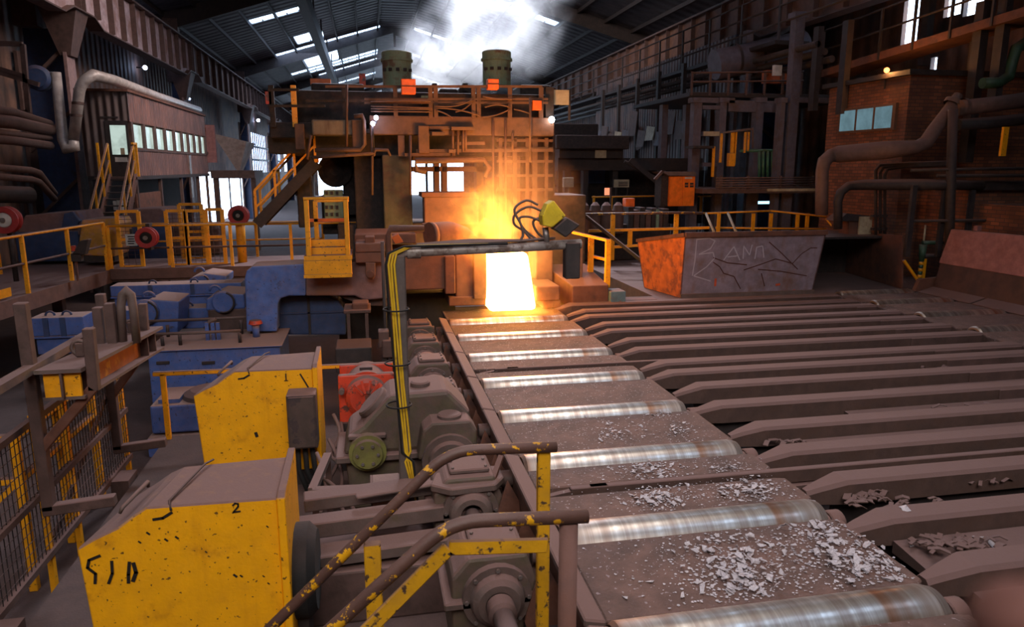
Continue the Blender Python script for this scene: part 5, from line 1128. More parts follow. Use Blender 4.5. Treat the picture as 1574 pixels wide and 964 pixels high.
# bin and red-lit panel beyond the cabin
t = emp('hopper_bin', 'pale sloping hopper bin beyond the control cabin', 'hopper', at(355, 265, Y=40))
x0, x1, z0, z1 = rect(328, 205, 380, 262, 40)
MB().hexa([(x0 + 1.0, 40.4, z0), (x1 - .5, 40.4, z0), (x1 - .5, 41.6, z0), (x0 + 1.0, 41.6, z0), (x0, 40, z1), (x1, 40, z1 - .4), (x1, 43, z1 - .4), (x0, 43, z1)]).build('bin', coat('bin_paint', (170, 150, 144), (130, 100, 90), (.5, .7), 1, .7, dust=.4, dustmin=.2), t); MB().box(x0 - .2, x1 + .3, 39.9, 43.2, z0 - .4, z0).build('frame', BROWN, t)
for x in (x0, x1 + .2): MB().box(x - .12, x + .12, 40, 40.3, -1.55, z0 - .4).build('leg', BROWN, t)
t = emp('hanging_panel', 'pinkish panel hanging beside the hopper bin', 'panel', at(318, 250, Y=38)); fpart('board', PINK, t, (314, 192, 331, 250), 38, .2); fpart('arm', ORANGE, t, (308, 195, 316, 205), 38, .2); p = at(318, 235, Y=38); MB().bar((p.x, 38.1, p.z), (-7.3, 36.0, p.z - .1), .12, .12).build('bracket', BROWN, t)
# pipe bundles on the left edge
t = emp('pipe_bundle', 'bundle of brown pipes ending before the blue column', 'pipes', at(40, 225, Y=24)); 
for (py0, py1, r) in ((172, 190, .10), (188, 200, .17), (206, 212, .08), (216, 224, .12)):
    MB().tube([at(-40, py0 - 6, Y=19), at(20, py0, Y=21.5), at(77, py1, Y=24)], r, 12).build('pipe', BROWN, t)
t = emp('pipe_bundle', 'lower brown pipes bending down behind the red reel', 'pipes', at(40, 290, Y=22))
for dz in (0, 14): MB().tube([at(-30, 255 + dz, Y=20), at(48, 262 + dz, Y=22), at(60, 266 + dz, Y=22.3), at(84, 298 + dz * .6, Y=23)], .09, 10).build('pipe', BROWN, t)
MB().tube([at(-30, 298, Y=20), at(45, 300, Y=21.5)], .22, 14).build('drum', DARK, t)
t = emp('open_frame', 'rusty rectangular frame hanging high at the left edge', 'frame', at(15, 170, Y=23))
for (a, b) in (((-20, 66), (35, 68)), ((35, 68), (44, 172)), ((44, 172), (-20, 176)), ((-20, 100), (40, 118)), ((-20, 106), (60, 130))): MB().bar(at(*a, Y=23), at(*b, Y=23), .12, .12).build('bar', BROWN, t)
p = at(58, 120, Y=24); tag(MB().lathe((p.x, 24, p.z), (.2, -1, 0), [(-.3, 0), (-.3, .35), (.1, .35), (.16, .25), (.16, 0)], 20).build('cable_drum', BLUED), 'dark round drum on the blue column web', 'drum')
# lamps on the left wall
def walllamp(px, py, r, mat, label, name='wall_lamp'):
    p = at(px, py, X=-10.7); t = emp('bulkhead_lamp', label, 'lamp', p)
    MB().lathe(p, (1, 0, 0), [(-r, 0), (-r * .7, r * .7), (0, r), (r * .7, r * .7), (r, 0)], 14).build('bulb', mat, t)
    MB().cyl((p.x - r * .5, p.y, p.z), (-11.1, p.y, p.z), .04, n=8).build('bracket', DARK, t)
walllamp(223, 104, .11, LAMPB, 'blue-white lamp glowing in the dark under the left crane girder'); walllamp(291, 152, .07, LAMPB, 'tiny blue lamp beyond the second left column')
walllamp(397, 185, .16, LAMPB, 'blue-white flood lamp by the third left column'); walllamp(266, 296, .4, emit('lamp_face', (220, 230, 255), 6.0), 'round bright lamp under the far end of the cabin')
# ================================================================ scrap chute on the deck
CHUTEF = coat('chute_grey_face', (150, 134, 146), (120, 92, 84), (.5, .72), 1.4, .6, dust=.5, dustmin=.15, streak=(122, 84, 70))
CHUTES = coat('chute_orange_lit_side', (206, 112, 52), (130, 74, 50), (.45, .62), 4.0, .85, dust=.3, dustmin=.1)  # orange light on the left end put into its colour
YC = 14.35
t = emp('scrap_chute', 'large tapered steel scrap chute with chalk writing and an end coloured by orange light', 'chute', (8, 15, -.03))
F = [at(1045, 459, Y=YC), at(1248, 456, Y=YC), at(1270, 362, Y=YC - .18), at(1053, 361, Y=YC - .18)]
F[0].z = F[1].z = -.02; F[2].z = F[3].z
zb = -.02
BL, BR = Vector((F[0].x - .25, 15.8, zb)), Vector((F[1].x + .2, 15.9, zb)); TL, TR = Vector((F[3].x - .35, 16.0, 1.05)), Vector((F[2].x + .3, 16.1, 1.2))
FL_, FR_ = Vector((F[0].x, F[0].y, zb)), Vector((F[1].x, F[1].y, zb))
def slab(m, a, b, c, d, n):
    n = Vector(n) * .03; m.hexa([a, b, b + n, a + n, d, c, c + n, d + n])
m = MB(); slab(m, FL_, FR_, F[2], F[3], (0, 1, 0)); ff = m.build('front_plate', CHUTEF, t)
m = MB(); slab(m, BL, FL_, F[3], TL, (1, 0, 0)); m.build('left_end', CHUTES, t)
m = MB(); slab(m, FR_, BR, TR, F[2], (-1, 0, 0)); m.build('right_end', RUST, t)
m = MB(); slab(m, BL, BR, TR, TL, (0, -1, 0)); m.build('back_plate', RUST, t)
MB().bar(F[3] + Vector((0, -.03, 0)), F[2] + Vector((0, -.03, 0)), .05, .1, (0, 0, 1)).build('rim', RUST, t); MB().bar(F[3], TL, .06, .08, (0, 0, 1)).build('rim', RUST, t)
MB().bar(FL_ + Vector((0, -.04, .03)), FR_ + Vector((0, -.04, .03)), .06, .1, (0, 0, 1)).build('foot_rail', GREY, t)
CH = coat('chalk', (178, 166, 176), None, rough=.9, dust=0, bump=0, vary=.1); RS_ = coat('rust_scratch', (92, 54, 44), None, rough=.9, dust=0, bump=0)
def facep(u, v, lift=.006):      # photo pixel -> point just in front of the chute face
    a, b, c, d = F[0], F[1], F[2], F[3]; nrm = (b - a).cross(d - a).normalized()
    if nrm.y > 0: nrm = -nrm
    vv = Vector((u - W_PX / 2, H_PX / 2 - v, F_PX)); dr = Vector((AX[0].dot(vv), AX[1].dot(vv), AX[2].dot(vv))); o = Vector((0, 0, CAM_Z))
    tt = (a - o).dot(nrm) / dr.dot(nrm); return o + dr * tt + nrm * lift, nrm
def facestroke(pts, w, mat, name):
    m = MB(); q = [facep(u, v) for (u, v) in pts]
    for (p, pn), (r, rn) in zip(q, q[1:]):
        dd = (r - p).normalized(); s_ = dd.cross(pn) * w / 2; m.add([p - s_, r - s_, r + s_, p + s_], [(0, 1, 2, 3)])
    m.build(name, mat, t)
for pl in ([(1071, 367), (1068, 400), (1064, 424)], [(1071, 368), (1090, 366), (1099, 370), (1092, 382), (1074, 391)], [(1074, 391), (1096, 388), (1098, 397), (1086, 410), (1066, 424)], [(1066, 424), (1092, 432)], [(1112, 400), (1128, 379), (1137, 400)], [(1118, 395), (1135, 393)], [(1142, 398), (1143, 378), (1152, 392), (1156, 376)], [(1160, 398), (1163, 380), (1172, 378), (1174, 396)]): facestroke(pl, .025, CH, 'chalk_mark')
for pl in ([(1096, 396), (1118, 404), (1148, 407)], [(1143, 415), (1170, 406), (1192, 398), (1204, 401), (1218, 405), (1232, 390), (1246, 381), (1256, 381)], [(1182, 372), (1200, 388), (1216, 404), (1226, 414)], [(1096, 403), (1106, 410), (1112, 420), (1128, 425)], [(1128, 425), (1138, 444)], [(1170, 420), (1175, 440)], [(1165, 414), (1200, 417), (1240, 424)]): facestroke(pl, .022, RS_, 'scratch')
OR_ = coat('orange_smear', (214, 92, 56), None, rough=.9, dust=0, bump=0)
for pl in ([(1100, 428), (1099, 440)], [(1192, 438), (1199, 437)], [(1212, 450), (1222, 446)]): facestroke(pl, .05, OR_, 'orange_smear')
# second hopper, its dark mouth facing the skids
t = emp('scrap_hopper', 'dark open scrap hopper standing right of the chalked chute', 'hopper', (11, 15.3, -.03))
x0, x1 = at(1262, 440, Y=15.0).x, at(1386, 440, Y=14.5).x
MB().hexa([(x1 - .04, 14.45, -.02), (x1, 14.45, -.02), (x1 + .5, 17.2, -.02), (x1 + .46, 17.2, -.02), (x1 - .12, 14.5, 1.2), (x1 - .08, 14.5, 1.2), (x1 + .5, 17.2, 1.05), (x1 + .46, 17.2, 1.05)]).build('right_side', RUST, t)
MB().box(x0 - .2, x1 + .5, 17.2, 17.25, -.02, 1.05).build('back', DARK, t); MB().box(x0 - .25, x0 - .2, 15.5, 17.2, -.02, 1.05).build('left_side', DARK, t); MB().box(x0 - .2, x1 + .3, 15.4, 17.2, 1.05, 1.1).build('lid', DARK, t)
# ================================================================ pink guard plate and sloping foot plates on the far right
t = emp('guard_plate', 'big pinkish steel guard plate with a dark wet lower half', 'plate', (12.7, 12, 0))
MB().hexa([(12.42, 8.2, .62), (12.5, 8.2, .62), (12.5, 14.0, .62), (12.42, 14.0, .62), (12.55, 8.2, 1.45), (12.63, 8.2, 1.45), (12.63, 13.9, 1.38), (12.55, 13.9, 1.38)]).build('upper_plate', PINK, t, .02)
def wet():
    k = NT('wet_plate'); k.l(k.mix(k.ramp(k.noise(3, 5), .35, .7), lin((74, 48, 42)), lin((54, 36, 34))), k.bsdf.inputs['Base Color']); k.bsdf.inputs['Roughness'].default_value = .6; return k.m
WET = wet()
m = MB(); rw = random.Random(2); n_ = 30; vs_ = []
for k in range(n_ + 1):
    y = 8.2 + 5.75 * k / n_; top = .64 + rw.uniform(-.03, .05); x = 12.33 + .13 * (top / .6); vs_ += [(12.30, y, .06), (12.30 + .13 * (top - .06) / .56, y, top)]
m.add(vs_, [(2 * k, 2 * k + 2, 2 * k + 3, 2 * k + 1) for k in range(n_)]); m.add([(v[0] + .1, v[1], v[2]) for v in vs_], [(2 * k, 2 * k + 1, 2 * k + 3, 2 * k + 2) for k in range(n_)]); m.build('wet_lower_plate', WET, t)
MB().box(12.56, 12.66, 13.2, 13.3, 1.4, 1.5).build('lug', PINK, t)
for k in range(4):
    a = 8.0 + 1.5 * k; o = MB().hexa([(11.95, a + .03, -.02), (12.38, a + .03, -.02), (12.38, a + 1.47, -.02), (11.95, a + 1.47, -.02), (11.95, a + .03, .0), (12.38, a + .03, .12), (12.38, a + 1.47, .12), (11.95, a + 1.47, .0)]).build('foot_plate', BARM, bevel=.01)
    tag(o, '%s sloping foot plate along the pink guard plate, from the viewer' % ordn(k, 4), 'plate', 'sloping foot plates')
tag(MB().prism([(11.9, 0), (13.0, 0), (13.0, .34), (12.0, .26)], 'y', 14.0, 14.1).build('kerb_plate', RUST), 'low brown kerb plate between hopper and pink guard plate', 'plate')
# ================================================================ brick house
t = struct(MB().box(13.0, 17.0, 16.2, 19.4, -1.5, 4.9).build('wall_house', BRICK))
MB().box(12.85, 17.1, 16.05, 19.55, 4.9, 5.02).build('roof_slab', DARK, t)
wy0, wy1, wz0, wz1 = at(1376, 180, X=12.98).y, at(1293, 190, X=12.98).y, at(1335, 199, X=12.98).z, at(1335, 167, X=12.98).z
GLB = glass_mat('cool_house_pane', (132, 172, 186), .5)
w = struct(MB().box(12.92, 13.01, wy0 - .06, wy1 + .06, wz0 - .06, wz1 + .06).build('window_1', coat('window_timber', (112, 78, 56), (84, 58, 44), (.5, .7), 5, .7, dust=.4, dustmin=.1)))
dy = (wy1 - wy0) / 3
for k in range(3): MB().box(12.90, 12.915, wy0 + dy * k + .05, wy0 + dy * (k + 1) - .05, wz0, wz1).build('pane', GLB, w)
struct(MB().box(13.6, 17.1, 14.6, 16.2, -1.5, 2.3).build('wall_annex', BRICK))
struct(MB().box(13.62, 17.1, 8, 14.6, -1.5, 1.9).build('wall_low', BRICK))
# pipes on and before the house
PIPE = coat('brown_pipe', (108, 80, 70), (84, 62, 56), (.5, .7), 1.5, .7, dust=.6, dustmin=.3)
t = emp('big_pipe', 'thick brown pipe crossing the brick house below its window', 'pipe', at(1262, 300, Y=16.2))
MB().tube(fpath([(1263, 330), (1263, 300), (1264, 262), (1267, 248), (1277, 239), (1290, 237)], 16.0) + fpath([(1360, 231), (1410, 226), (1424, 218), (1436, 200), (1461, 168), (1466, 160)], 14.6), .15, 16).build('pipe', PIPE, t)
p = at(1466, 158, Y=14.6); MB().lathe(p, (.5, 0, .85), [(-.06, .2), (.04, .2), (.04, .12), (.2, .1), (.2, 0)], 18).build('flange', PIPE, t)
t = emp('overhead_pipe', 'upper brown pipe running to the right edge above the brick wall', 'pipe', at(1520, 165, Y=14.6)); MB().tube(fpath([(1475, 166), (1530, 160), (1600, 150)], 14.4), .17, 14).build('pipe', PIPE, t); MB().lathe(at(1478, 165, Y=14.4), (1, 0, 0), [(0, .2), (.08, .2)], 16).build('flange', PIPE, t)
t = emp('overhead_pipe', 'lower dark pipe running to the right edge above the brick wall', 'pipe', at(1520, 190, Y=14.6)); MB().tube(fpath([(1472, 192), (1530, 188), (1600, 180)], 14.5), .13, 14).build('pipe', DARK, t)
t = emp('pipe_post', 'tall dark pipe post standing before the brick wall', 'post', at(1462, 430, Y=14.3)); MB().cyl(at(1465, 168, Y=14.3), at(1457, 440, Y=14.3), .1, n=14).build('post', DARK, t); MB().lathe(at(1457, 438, Y=14.3), (0, 0, 1), [(0, .18), (.05, .18), (.05, .1)], 14).build('base_plate', DARK, t)
t = emp('arched_duct', 'dark rounded duct arching over the brick wall', 'duct', at(1290, 350, Y=15.9)); MB().tube(fpath([(1288, 352), (1288, 310), (1292, 296), (1304, 286), (1330, 284)], 15.9) + fpath([(1420, 284), (1510, 285)], 14.4), .1, 12).build('duct', DARK, t); MB().box(13.3, 16, 14.42, 14.6, 2.2, 2.4).build('channel', DARK, t)
t = emp('conduit_group', 'group of thin pipes climbing the brick corner', 'pipes', at(1355, 365, Y=15.6))
for k in range(3): MB().tube(fpath([(1346 + 7 * k, 366), (1346 + 7 * k, 262 + 4 * k), (1352 + 6 * k, 254 + 3 * k), (1400, 251 + 2 * k)], 15.7) + fpath([(1470, 249 + 2 * k)], 14.9), .035, 8).build('pipe', DARK, t)
for py in (330, 350): fpart('clamp', DARK, t, (1342, py, 1364, py + 4), 15.68, .1)
for (x0_, y0_, x1_, y1_, lb) in ((1395, 340, 1600, 338, 'thin dark pipe strung along the brick wall'), (1400, 262, 1600, 258, 'grey-brown pipe along the top of the low brick wall'), (1440, 270, 1600, 270, 'dark pipe under the top of the low brick wall')): 
    tag(MB().tube([at(x0_, y0_, Y=14.45), at(x1_, y1_, Y=13.9)], .035, 8).build('strung_pipe', DARK), lb, 'pipe', 'pipes along the brick wall')
for k, px in enumerate((1402, 1450, 1492)): tag(fbox(MB(), px - 4, 285, px + 3, 395, 14.38, .08).build('upright_strut', DARK), ('left', 'middle', 'right')[k] + ' dark strut standing against the brick wall', 'strut', 'wall struts')
t = emp('meter_cabinet', 'small grey and red-brown cabinet before the brick corner', 'cabinet', at(1325, 370, Y=16.6)); fpart('front', CREAM, t, (1321, 333, 1340, 366), 15.9, .05); fpart('side', RUST, t, (1305, 335, 1321, 367), 16.0, .4); fpoly(MB(), [(1288, 340), (1302, 328), (1340, 332), (1322, 340)], 15.95, .5).build('roof', DARK, t)
t = emp('standpipe', 'green and yellow banded standpipe before the brick wall', 'pipe', at(1413, 432, Y=14.5)); p = at(1413, 432, Y=14.5)
GRN = coat('valve_green', (48, 84, 62), (30, 50, 42), (.5, .7), 4, .5, dust=.3, dustmin=.1)
for k in range(6): a, b = at(1412.5, 432 - 5 * k, Y=14.5), at(1412.5, 427 - 5 * k, Y=14.5); MB().cyl((p.x, 14.5, a.z), (p.x, 14.5, b.z), .05, n=12).build('band', (GRN, YEL)[k % 2], t)
a, b = at(1413, 402, Y=14.5), at(1413, 376, Y=14.5); MB().cyl((p.x, 14.5, a.z), (p.x, 14.5, b.z), .055, .09, n=12).build('valve_body', GRN, t); MB().cyl((p.x, 14.5, b.z), (p.x, 14.5, at(1416, 346, Y=14.5).z), .02, n=8).build('spindle', CREAM, t)
for py in (373, 393): MB().cyl(at(1418, py, Y=14.5), at(1450, py, Y=14.5), .045, n=10).build('branch', GRN if py < 380 else DARK, t)
fpart('yellow_post', YEL, t, (1418, 398, 1423, 432), 14.55, .05); MB().bar(at(1389, 400, Y=14.4), at(1410, 430, Y=14.4), .05, .05).build('brace', YEL, t)
# ================================================================ railings and machines beyond the deck
t = emp('deck_railing', 'brown and yellow railing along the deck behind the mill', 'railing', at(980, 380, Y=19))
a, b, c = at(868, 330, Y=19.0), at(1040, 327, Y=18.6), at(1085, 328, Y=18.6)
MB().tube([a, b, c], .035, 8).build('top_rail', YRAIL, t)
for (q0, q1, mt) in (((905, 355), (1090, 350), YEL), ((940, 380), (1000, 376), YEL)): MB().bar(at(*q0, Y=19.0), at(*q1, Y=18.6), .05, .07, (0, 0, 1)).build('mid_rail', mt, t)
for (px, y0_, y1_) in ((942, 329, 400), (1040, 328, 365), (969, 355, 380)): fpart('post', YEL, t, (px - 3, y0_, px + 3, y1_), 18.8, .07)
for px in (1085, 1119): MB().tube([at(px, 328, Y=18.6), at(px + 12, 356, Y=17.2)], .035, 8).build('sloping_rail', CREAM, t)
MB().bar(at(900, 332, Y=18.5), at(1000, 412, Y=17.0), .06, .08).build('diagonal_tie', DARK, t)
t = emp('deck_railing', 'yellow railing behind the chalked chute towards the brick house', 'railing', at(1200, 360, Y=19.5))
for (q0, q1) in (((1085, 328), (1185, 324)), ((1185, 324), (1290, 335)), ((1100, 350), (1290, 352))): MB().tube([at(*q0, Y=19.5), at(*q1, Y=19.0)], .03, 8).build('rail', YEL, t)
for px in (1105, 1158, 1185, 1226, 1241, 1272, 1288): fpart('post', YEL, t, (px - 2.2, 328, px + 2.2, 366), 19.3, .06)
MB().bar(at(1270, 336, Y=19), at(1292, 362, Y=18.5), .05, .05).build('brace', YEL, t); MB().bar(at(1290, 340, Y=18.5), at(1312, 368, Y=18), .05, .05).build('brace', YEL, t)
t = emp('deck_railing', 'far thin yellow railing in front of the orange cabinet', 'railing', at(980, 320, Y=23))
for (q0, q1) in (((910, 303), (1022, 301)), ((1030, 302), (1110, 301))): MB().tube([at(*q0, Y=23.0), at(*q1, Y=23.0)], .03, 8).build('rail', YEL, t)
for px in (913, 940, 1078, 1105): fpart('post', YEL, t, (px - 1.5, 301, px + 1.5, 330), 23.0, .06)
# rows of vertical pumps behind the deck railing
for k, px in enumerate((897, 914, 931, 949)):
    p0, p1 = at(px, 358, Y=20.5), at(px, 311, Y=20.5); h = p1.z - p0.z
    t = emp('pump', '%s of four brown round-topped pumps behind the deck railing, from the left' % ('first', 'second', 'third', 'fourth')[k], 'pump', (p0.x, 20.5, p0.z), 'round-topped pumps')
    MB().lathe((p0.x, 20.5, p0.z), (0, 0, 1), [(0, 0), (0, .17), (h * .72, .17), (h * .9, .13), (h, .05), (h, 0)], 16).build('body', BROWN, t); MB().lathe((p0.x, 20.5, p0.z), (0, 0, 1), [(h * .68, .17), (h * .68, .2), (h * .74, .2), (h * .74, .17)], 16).build('collar', RUST, t)
t = emp('machine_block', 'dark machine block with pipes behind the deck railing', 'machine', at(1000, 360, Y=20.8)); fpart('base', STEELD, t, (870, 345, 1030, 400), 20.7, 1.2, .03)
for k in range(7): fpart('cell', BROWN if k % 2 else DARK, t, (966 + 9 * k, 318 + (k * 5) % 9, 974 + 9 * k, 352), 20.6, .5, .02)
fpart('green_level', coat('pale_green_level', (120, 150, 130), None, dust=.2), t, (1009, 322, 1013, 350), 20.5, .05)
tag(fbox(MB(), 962, 305, 976, 318, 20.3, .3).build('orange_motor_box', ORANGE, bevel=.02), 'small orange box between the brown pumps', 'box'); t = emp('warning_light', 'small lit orange sign on a post behind the mill', 'sign', at(933, 302, Y=21)); fpart('face', emit('orange_sign', (255, 150, 110), 1.2), t, (930, 289, 937, 300), 21, .05); fpart('post', DARK, t, (938, 289, 940, 330), 21.05, .04)
# orange cabinet with a little roof
t = emp('orange_cabinet', 'bright orange double-door cabinet under a small grey roof', 'cabinet', at(1048, 318, Y=21))
OC = coat('orange_cabinet_paint', (255, 128, 24), (226, 104, 24), (.6, .8), 2, .45, dust=.1, dustmin=.04)
fpart('body', OC, t, (1029, 271, 1068, 317), 21, .6, .01); fpart('door', OC, t, (1030, 272, 1048.5, 316.5), 20.97, .04, .006); fpart('door', OC, t, (1049.5, 272, 1067.5, 316.5), 20.97, .04, .006)
for (u, v) in ((1053, 285), (1061, 285), (1053, 281), (1061, 281)): fpart('meter', DARK, t, (u, v, u + 5, v + 3), 20.95, .03)
fpart('label_plate', WHITE, t, (1053, 272.5, 1064, 275), 20.955, .02); fpoly(MB(), [(1018, 264), (1068, 264), (1072, 270), (1028, 270)], 20.9, .9).build('roof', GREY, t); fpart('side', STEELD, t, (1016, 270, 1029, 317), 21.1, .5)
fpoly(MB(), [(1018, 262), (1021, 264), (1009, 277), (1006, 275)], 20.9, .1).build('gable_strut', BROWN, t)
t = emp('notice_sign', 'white notice with dark lines behind the mill on the right', 'sign', at(955, 288, Y=24)); fpart('board', CREAM, t, (944, 276, 967, 288), 24, .04); fpart('post', DARK, t, (946, 286, 948, 345), 24.05, .06); fpart('post', DARK, t, (963, 286, 965, 345), 24.05, .06)
for k in range(3): fpart('text_line', DARK, t, (951, 279.5 + 2.6 * k, 965, 280.8 + 2.6 * k), 23.98, .02)
t = emp('pale_box', 'pale grey box on the dark frame right of the mill', 'electrical box', at(874, 288, Y=22)); fpart('box', coat('pale_box_paint', (150, 156, 140), None, dust=.3), t, (867, 273, 882, 288), 22, .2, .01); fpart('post', DARK, t, (873, 286, 876, 470), 22.05, .1)
# dark two-storey frame at centre right
FR = coat('frame_steel_blue', (98, 92, 104), (82, 66, 62), (.5, .65), 1.2, .7, dust=.4, dustmin=.25)
def gantry(name, label, posts, beams, Y, dep):
    t = emp(name, label, 'gantry', (at(posts[0][0], 300, Y=Y).x, Y, -.03))
    for (px, y0_, w) in posts:
        a = at(px, y0_, Y=Y); hw = w * Y / 2400
        MB().box(a.x - hw, a.x + hw, Y, Y + .3, -.5, a.z).build('column', FR, t); MB().box(a.x - hw * 1.5, a.x + hw * 1.5, Y - .05, Y + .35, a.z - .15, a.z).build('capital', FR, t)
        MB().box(a.x - hw * .8, a.x + hw * .8, Y + dep, Y + dep + .3, -.5, a.z).build('column', FR, t)
    for (x0_, x1_, y0_, y1_) in beams: fpart('beam', FR, t, (x0_, y0_, x1_, y1_), Y + .02, .25)
    return t
t = gantry('steel_gantry', 'grey steel frame with paired columns right of the mill', [(1074, 150, 14), (1113, 150, 12), (1170, 150, 14)], [(1064, 1130, 150, 158), (1080, 1108, 162, 168), (1120, 1215, 155, 172), (1080, 1108, 202, 209), (1080, 1108, 250, 256)], 22.0, 2.6)
fpart('upper_floor', DARK, t, (1060, 144, 1330, 151), 22.1, 5, .02); fpart('pale_beam', CREAM, t, (1082, 202, 1106, 209), 21.98, .05)
t = gantry('steel_gantry', 'tall dark columns standing behind the green pipes', [(1232, 18, 17), (1205, 150, 8)], [(1215, 1285, 150, 158)], 21.0, 3.0)
# platform with green pipes
t = emp('valve_platform', 'railed valve platform with green pipes left of the brick house', 'platform', at(1170, 297, Y=21)); fpart('deck', BROWN, t, (1080, 290, 1262, 297), 20.5, 2.5); fpart('deck_edge', CREAM, t, (1180, 290, 1262, 294), 20.45, .08)
for k in range(5): MB().cyl(at(1100, 274 + 3.6 * k, Y=20.5), at(1252, 273 + 3.6 * k, Y=20.5), .025, n=6).build('rail', BROWN, t)
for px in (1108, 1150, 1200, 1250): fpart('rail_post', BROWN, t, (px - 1.5, 270, px + 1.5, 291), 20.5, .05)
PG = coat('green_pipe', (58, 110, 84), (50, 76, 64), (.5, .7), 3, .5, dust=.3, dustmin=.15)
for k, px in enumerate((1167, 1173, 1180, 1187, 1199, 1205, 1211)): MB().cyl(at(px, 232, Y=21.5), at(px, 274, Y=21.5), .05, n=8).build('green_pipe', PG, t)
MB().tube([at(1138, 232, Y=21.5), at(1215, 231, Y=21.5)], .05, 8).build('header_pipe', PG, t)
for (px, y0_, y1_, w) in ((1109, 205, 250, 2.5), (1126, 203, 255, 4), (1131, 203, 252, 2), (1146, 203, 235, 2), (1151, 203, 232, 2), (1097, 225, 272, 3)): fpart('yellow_pipe', YEL, t, (px - w / 2, y0_, px + w / 2, y1_), 21.4, .08)
MB().tube(fpath([(1112, 204), (1157, 198), (1157, 228)], 21.3), .03, 8).build('frame_pipe', GREY, t); fpart('yellow_valve', YEL, t, (1121, 235, 1131, 256), 21.3, .2, .03); fpart('shelf', DARK, t, (1066, 224, 1098, 228), 21.2, .6)
lampball(1186, 312, 23, .07, emit('teal_lamp', (170, 255, 230), 12.0), 'small teal-white lamp under the valve platform', .2); tag(fbox(MB(), 1166, 309.5, 1192, 313.5, 23.2, .1).build('strip_lamp', emit('strip_lamp', (150, 205, 255), 3.0)), 'bright strip lamp in the dark under the valve platform', 'lamp')
# dark lower building on the right of the mill: platform slab, shed wall with ragged sheets
t = emp('side_platform', 'dark platform slab on girders right of the mill', 'platform', at(900, 240, Y=24)); fpart('slab', STEELD, t, (856, 208, 968, 229), 24, 4, .03); fpart('girder', DARK, t, (860, 229, 958, 243), 24.3, 3); fpart('lower_girder', DARK, t, (858, 243, 1080, 262), 24.5, 1.5)
fpart('pale_plate', CREAM, t, (915, 231, 932, 243), 24.2, .05); fpart('upper_machine', STEELD, t, (852, 190, 920, 210), 25, 2, .04); fpart('under_wall', STEELD, t, (858, 262, 1080, 345), 26.5, .3)
for px in (872, 900, 945): fpart('support', DARK, t, (px - 4, 260, px + 4, 345), 24.6, .3)
for (a_, b_) in ((868, 893), (898, 930)): fpart('window_panel', BLUED, t, (a_, 257, b_, 282), 26.4, .08)
MB().tube(fpath([(960, 248), (985, 262), (1010, 275), (1022, 284)], 23.5), .06, 8).build('sloping_pipe', DARK, t); MB().bar(at(968, 246, Y=23.4), at(1020, 288, Y=23.4), .1, .16).build('sloping_beam', DARK, t)
t = emp('tin_shed', 'dark corrugated shed wall with ragged hanging sheets right of the mill', 'shed', (12.8, 30, -.5))
CLADR = corrugated('shed_cladding', (104, 78, 70), (62, 56, 64), .3)
MB().box(12.75, 12.9, 25.5, 40, -1.5, 4.6).build('lower_wall', CLADR, t); MB().box(13.2, 13.3, 25.5, 42, 4.6, 7.4).build('upper_wall', CLADR, t)
rs = random.Random(21)
for k in range(13):
    y = 27 + k * 1.1; z0_ = rs.uniform(3.5, 4.2); h_ = rs.uniform(.5, 1.3); MB().hexa([(12.5, y, z0_), (12.54, y, z0_), (12.54, y + .95, z0_ + rs.uniform(-.2, .2)), (12.5, y + .95, z0_), (12.6, y, z0_ + h_), (12.64, y, z0_ + h_), (12.64, y + .95, z0_ + h_ + .1), (12.6, y + .95, z0_ + h_ + .1)]).build('hanging_sheet', (CREAM, BROWN, BROWN, FR)[k % 4], t)
for k in range(6): MB().box(12.6, 12.75, 26 + k * 2.6, 26.2 + k * 2.6, -1.5, 6.8).build('shed_post', DARK, t)
# handrailed service walk below the right crane girder
t = emp('crane_walk', 'dark service walkway with pipe rails below the right crane girder', 'walkway', (13.3, 40, 6.6))
MB().box(12.7, 13.9, 22, 64, 6.5, 6.62).build('deck', DARK, t)
for z in (7.1, 7.6, 8.1): MB().cyl((12.72, 18, z), (12.72, 64, z), .035, n=6).build('rail', DARK, t)
for k in range(18): MB().box(12.69, 12.75, 21.8 + 2.4 * k, 21.88 + 2.4 * k, 6.6, 8.1).build('rail_post', DARK, t)
for k in range(3): MB().cyl((12.9 + .25 * k, 20, 6.2 - .2 * k), (12.9 + .25 * k, 64, 6.2 - .2 * k), .1, n=8).build('service_pipe', DARK, t)
for k in range(9): MB().bar((12.8, 24 + 4.4 * k, 6.5), (14.6, 24 + 4.4 * k, 7.5), .12, .12).build('bracket', DARK, t)
# upper walkway above the brick house
t = emp('upper_walkway', 'rusty railed walkway climbing to the right above the brick house', 'walkway', at(1400, 110, Y=16))
U0, U1 = Vector((13.4, 20.5, 5.35)), Vector((14.6, 12.0, 6.2)); wv = Vector((.9, .15, 0))
MB().hexa([U0, U0 + wv, U1 + wv, U1, U0 + Vector((0, 0, .2)), U0 + wv + Vector((0, 0, .2)), U1 + wv + Vector((0, 0, .2)), U1 + Vector((0, 0, .2))]).build('deck', RUST, t)
for h_ in (.55, 1.1): MB().tube([U0 + Vector((0, 0, h_ + .2)), U1 + Vector((0, 0, h_ + .2))], .03, 8).build('rail', DARK, t)
for k in range(9): q = U0.lerp(U1, k / 8); MB().bar(q, q + Vector((0, 0, 1.3)), .06, .06, (1, 0, 0)).build('rail_post', DARK, t)
for k in (1, 4, 7): q = U0.lerp(U1, k / 8) + wv; MB().box(q.x - .1, q.x + .1, q.y - .1, q.y + .1, -1.5, q.z).build('support', DARK, t)
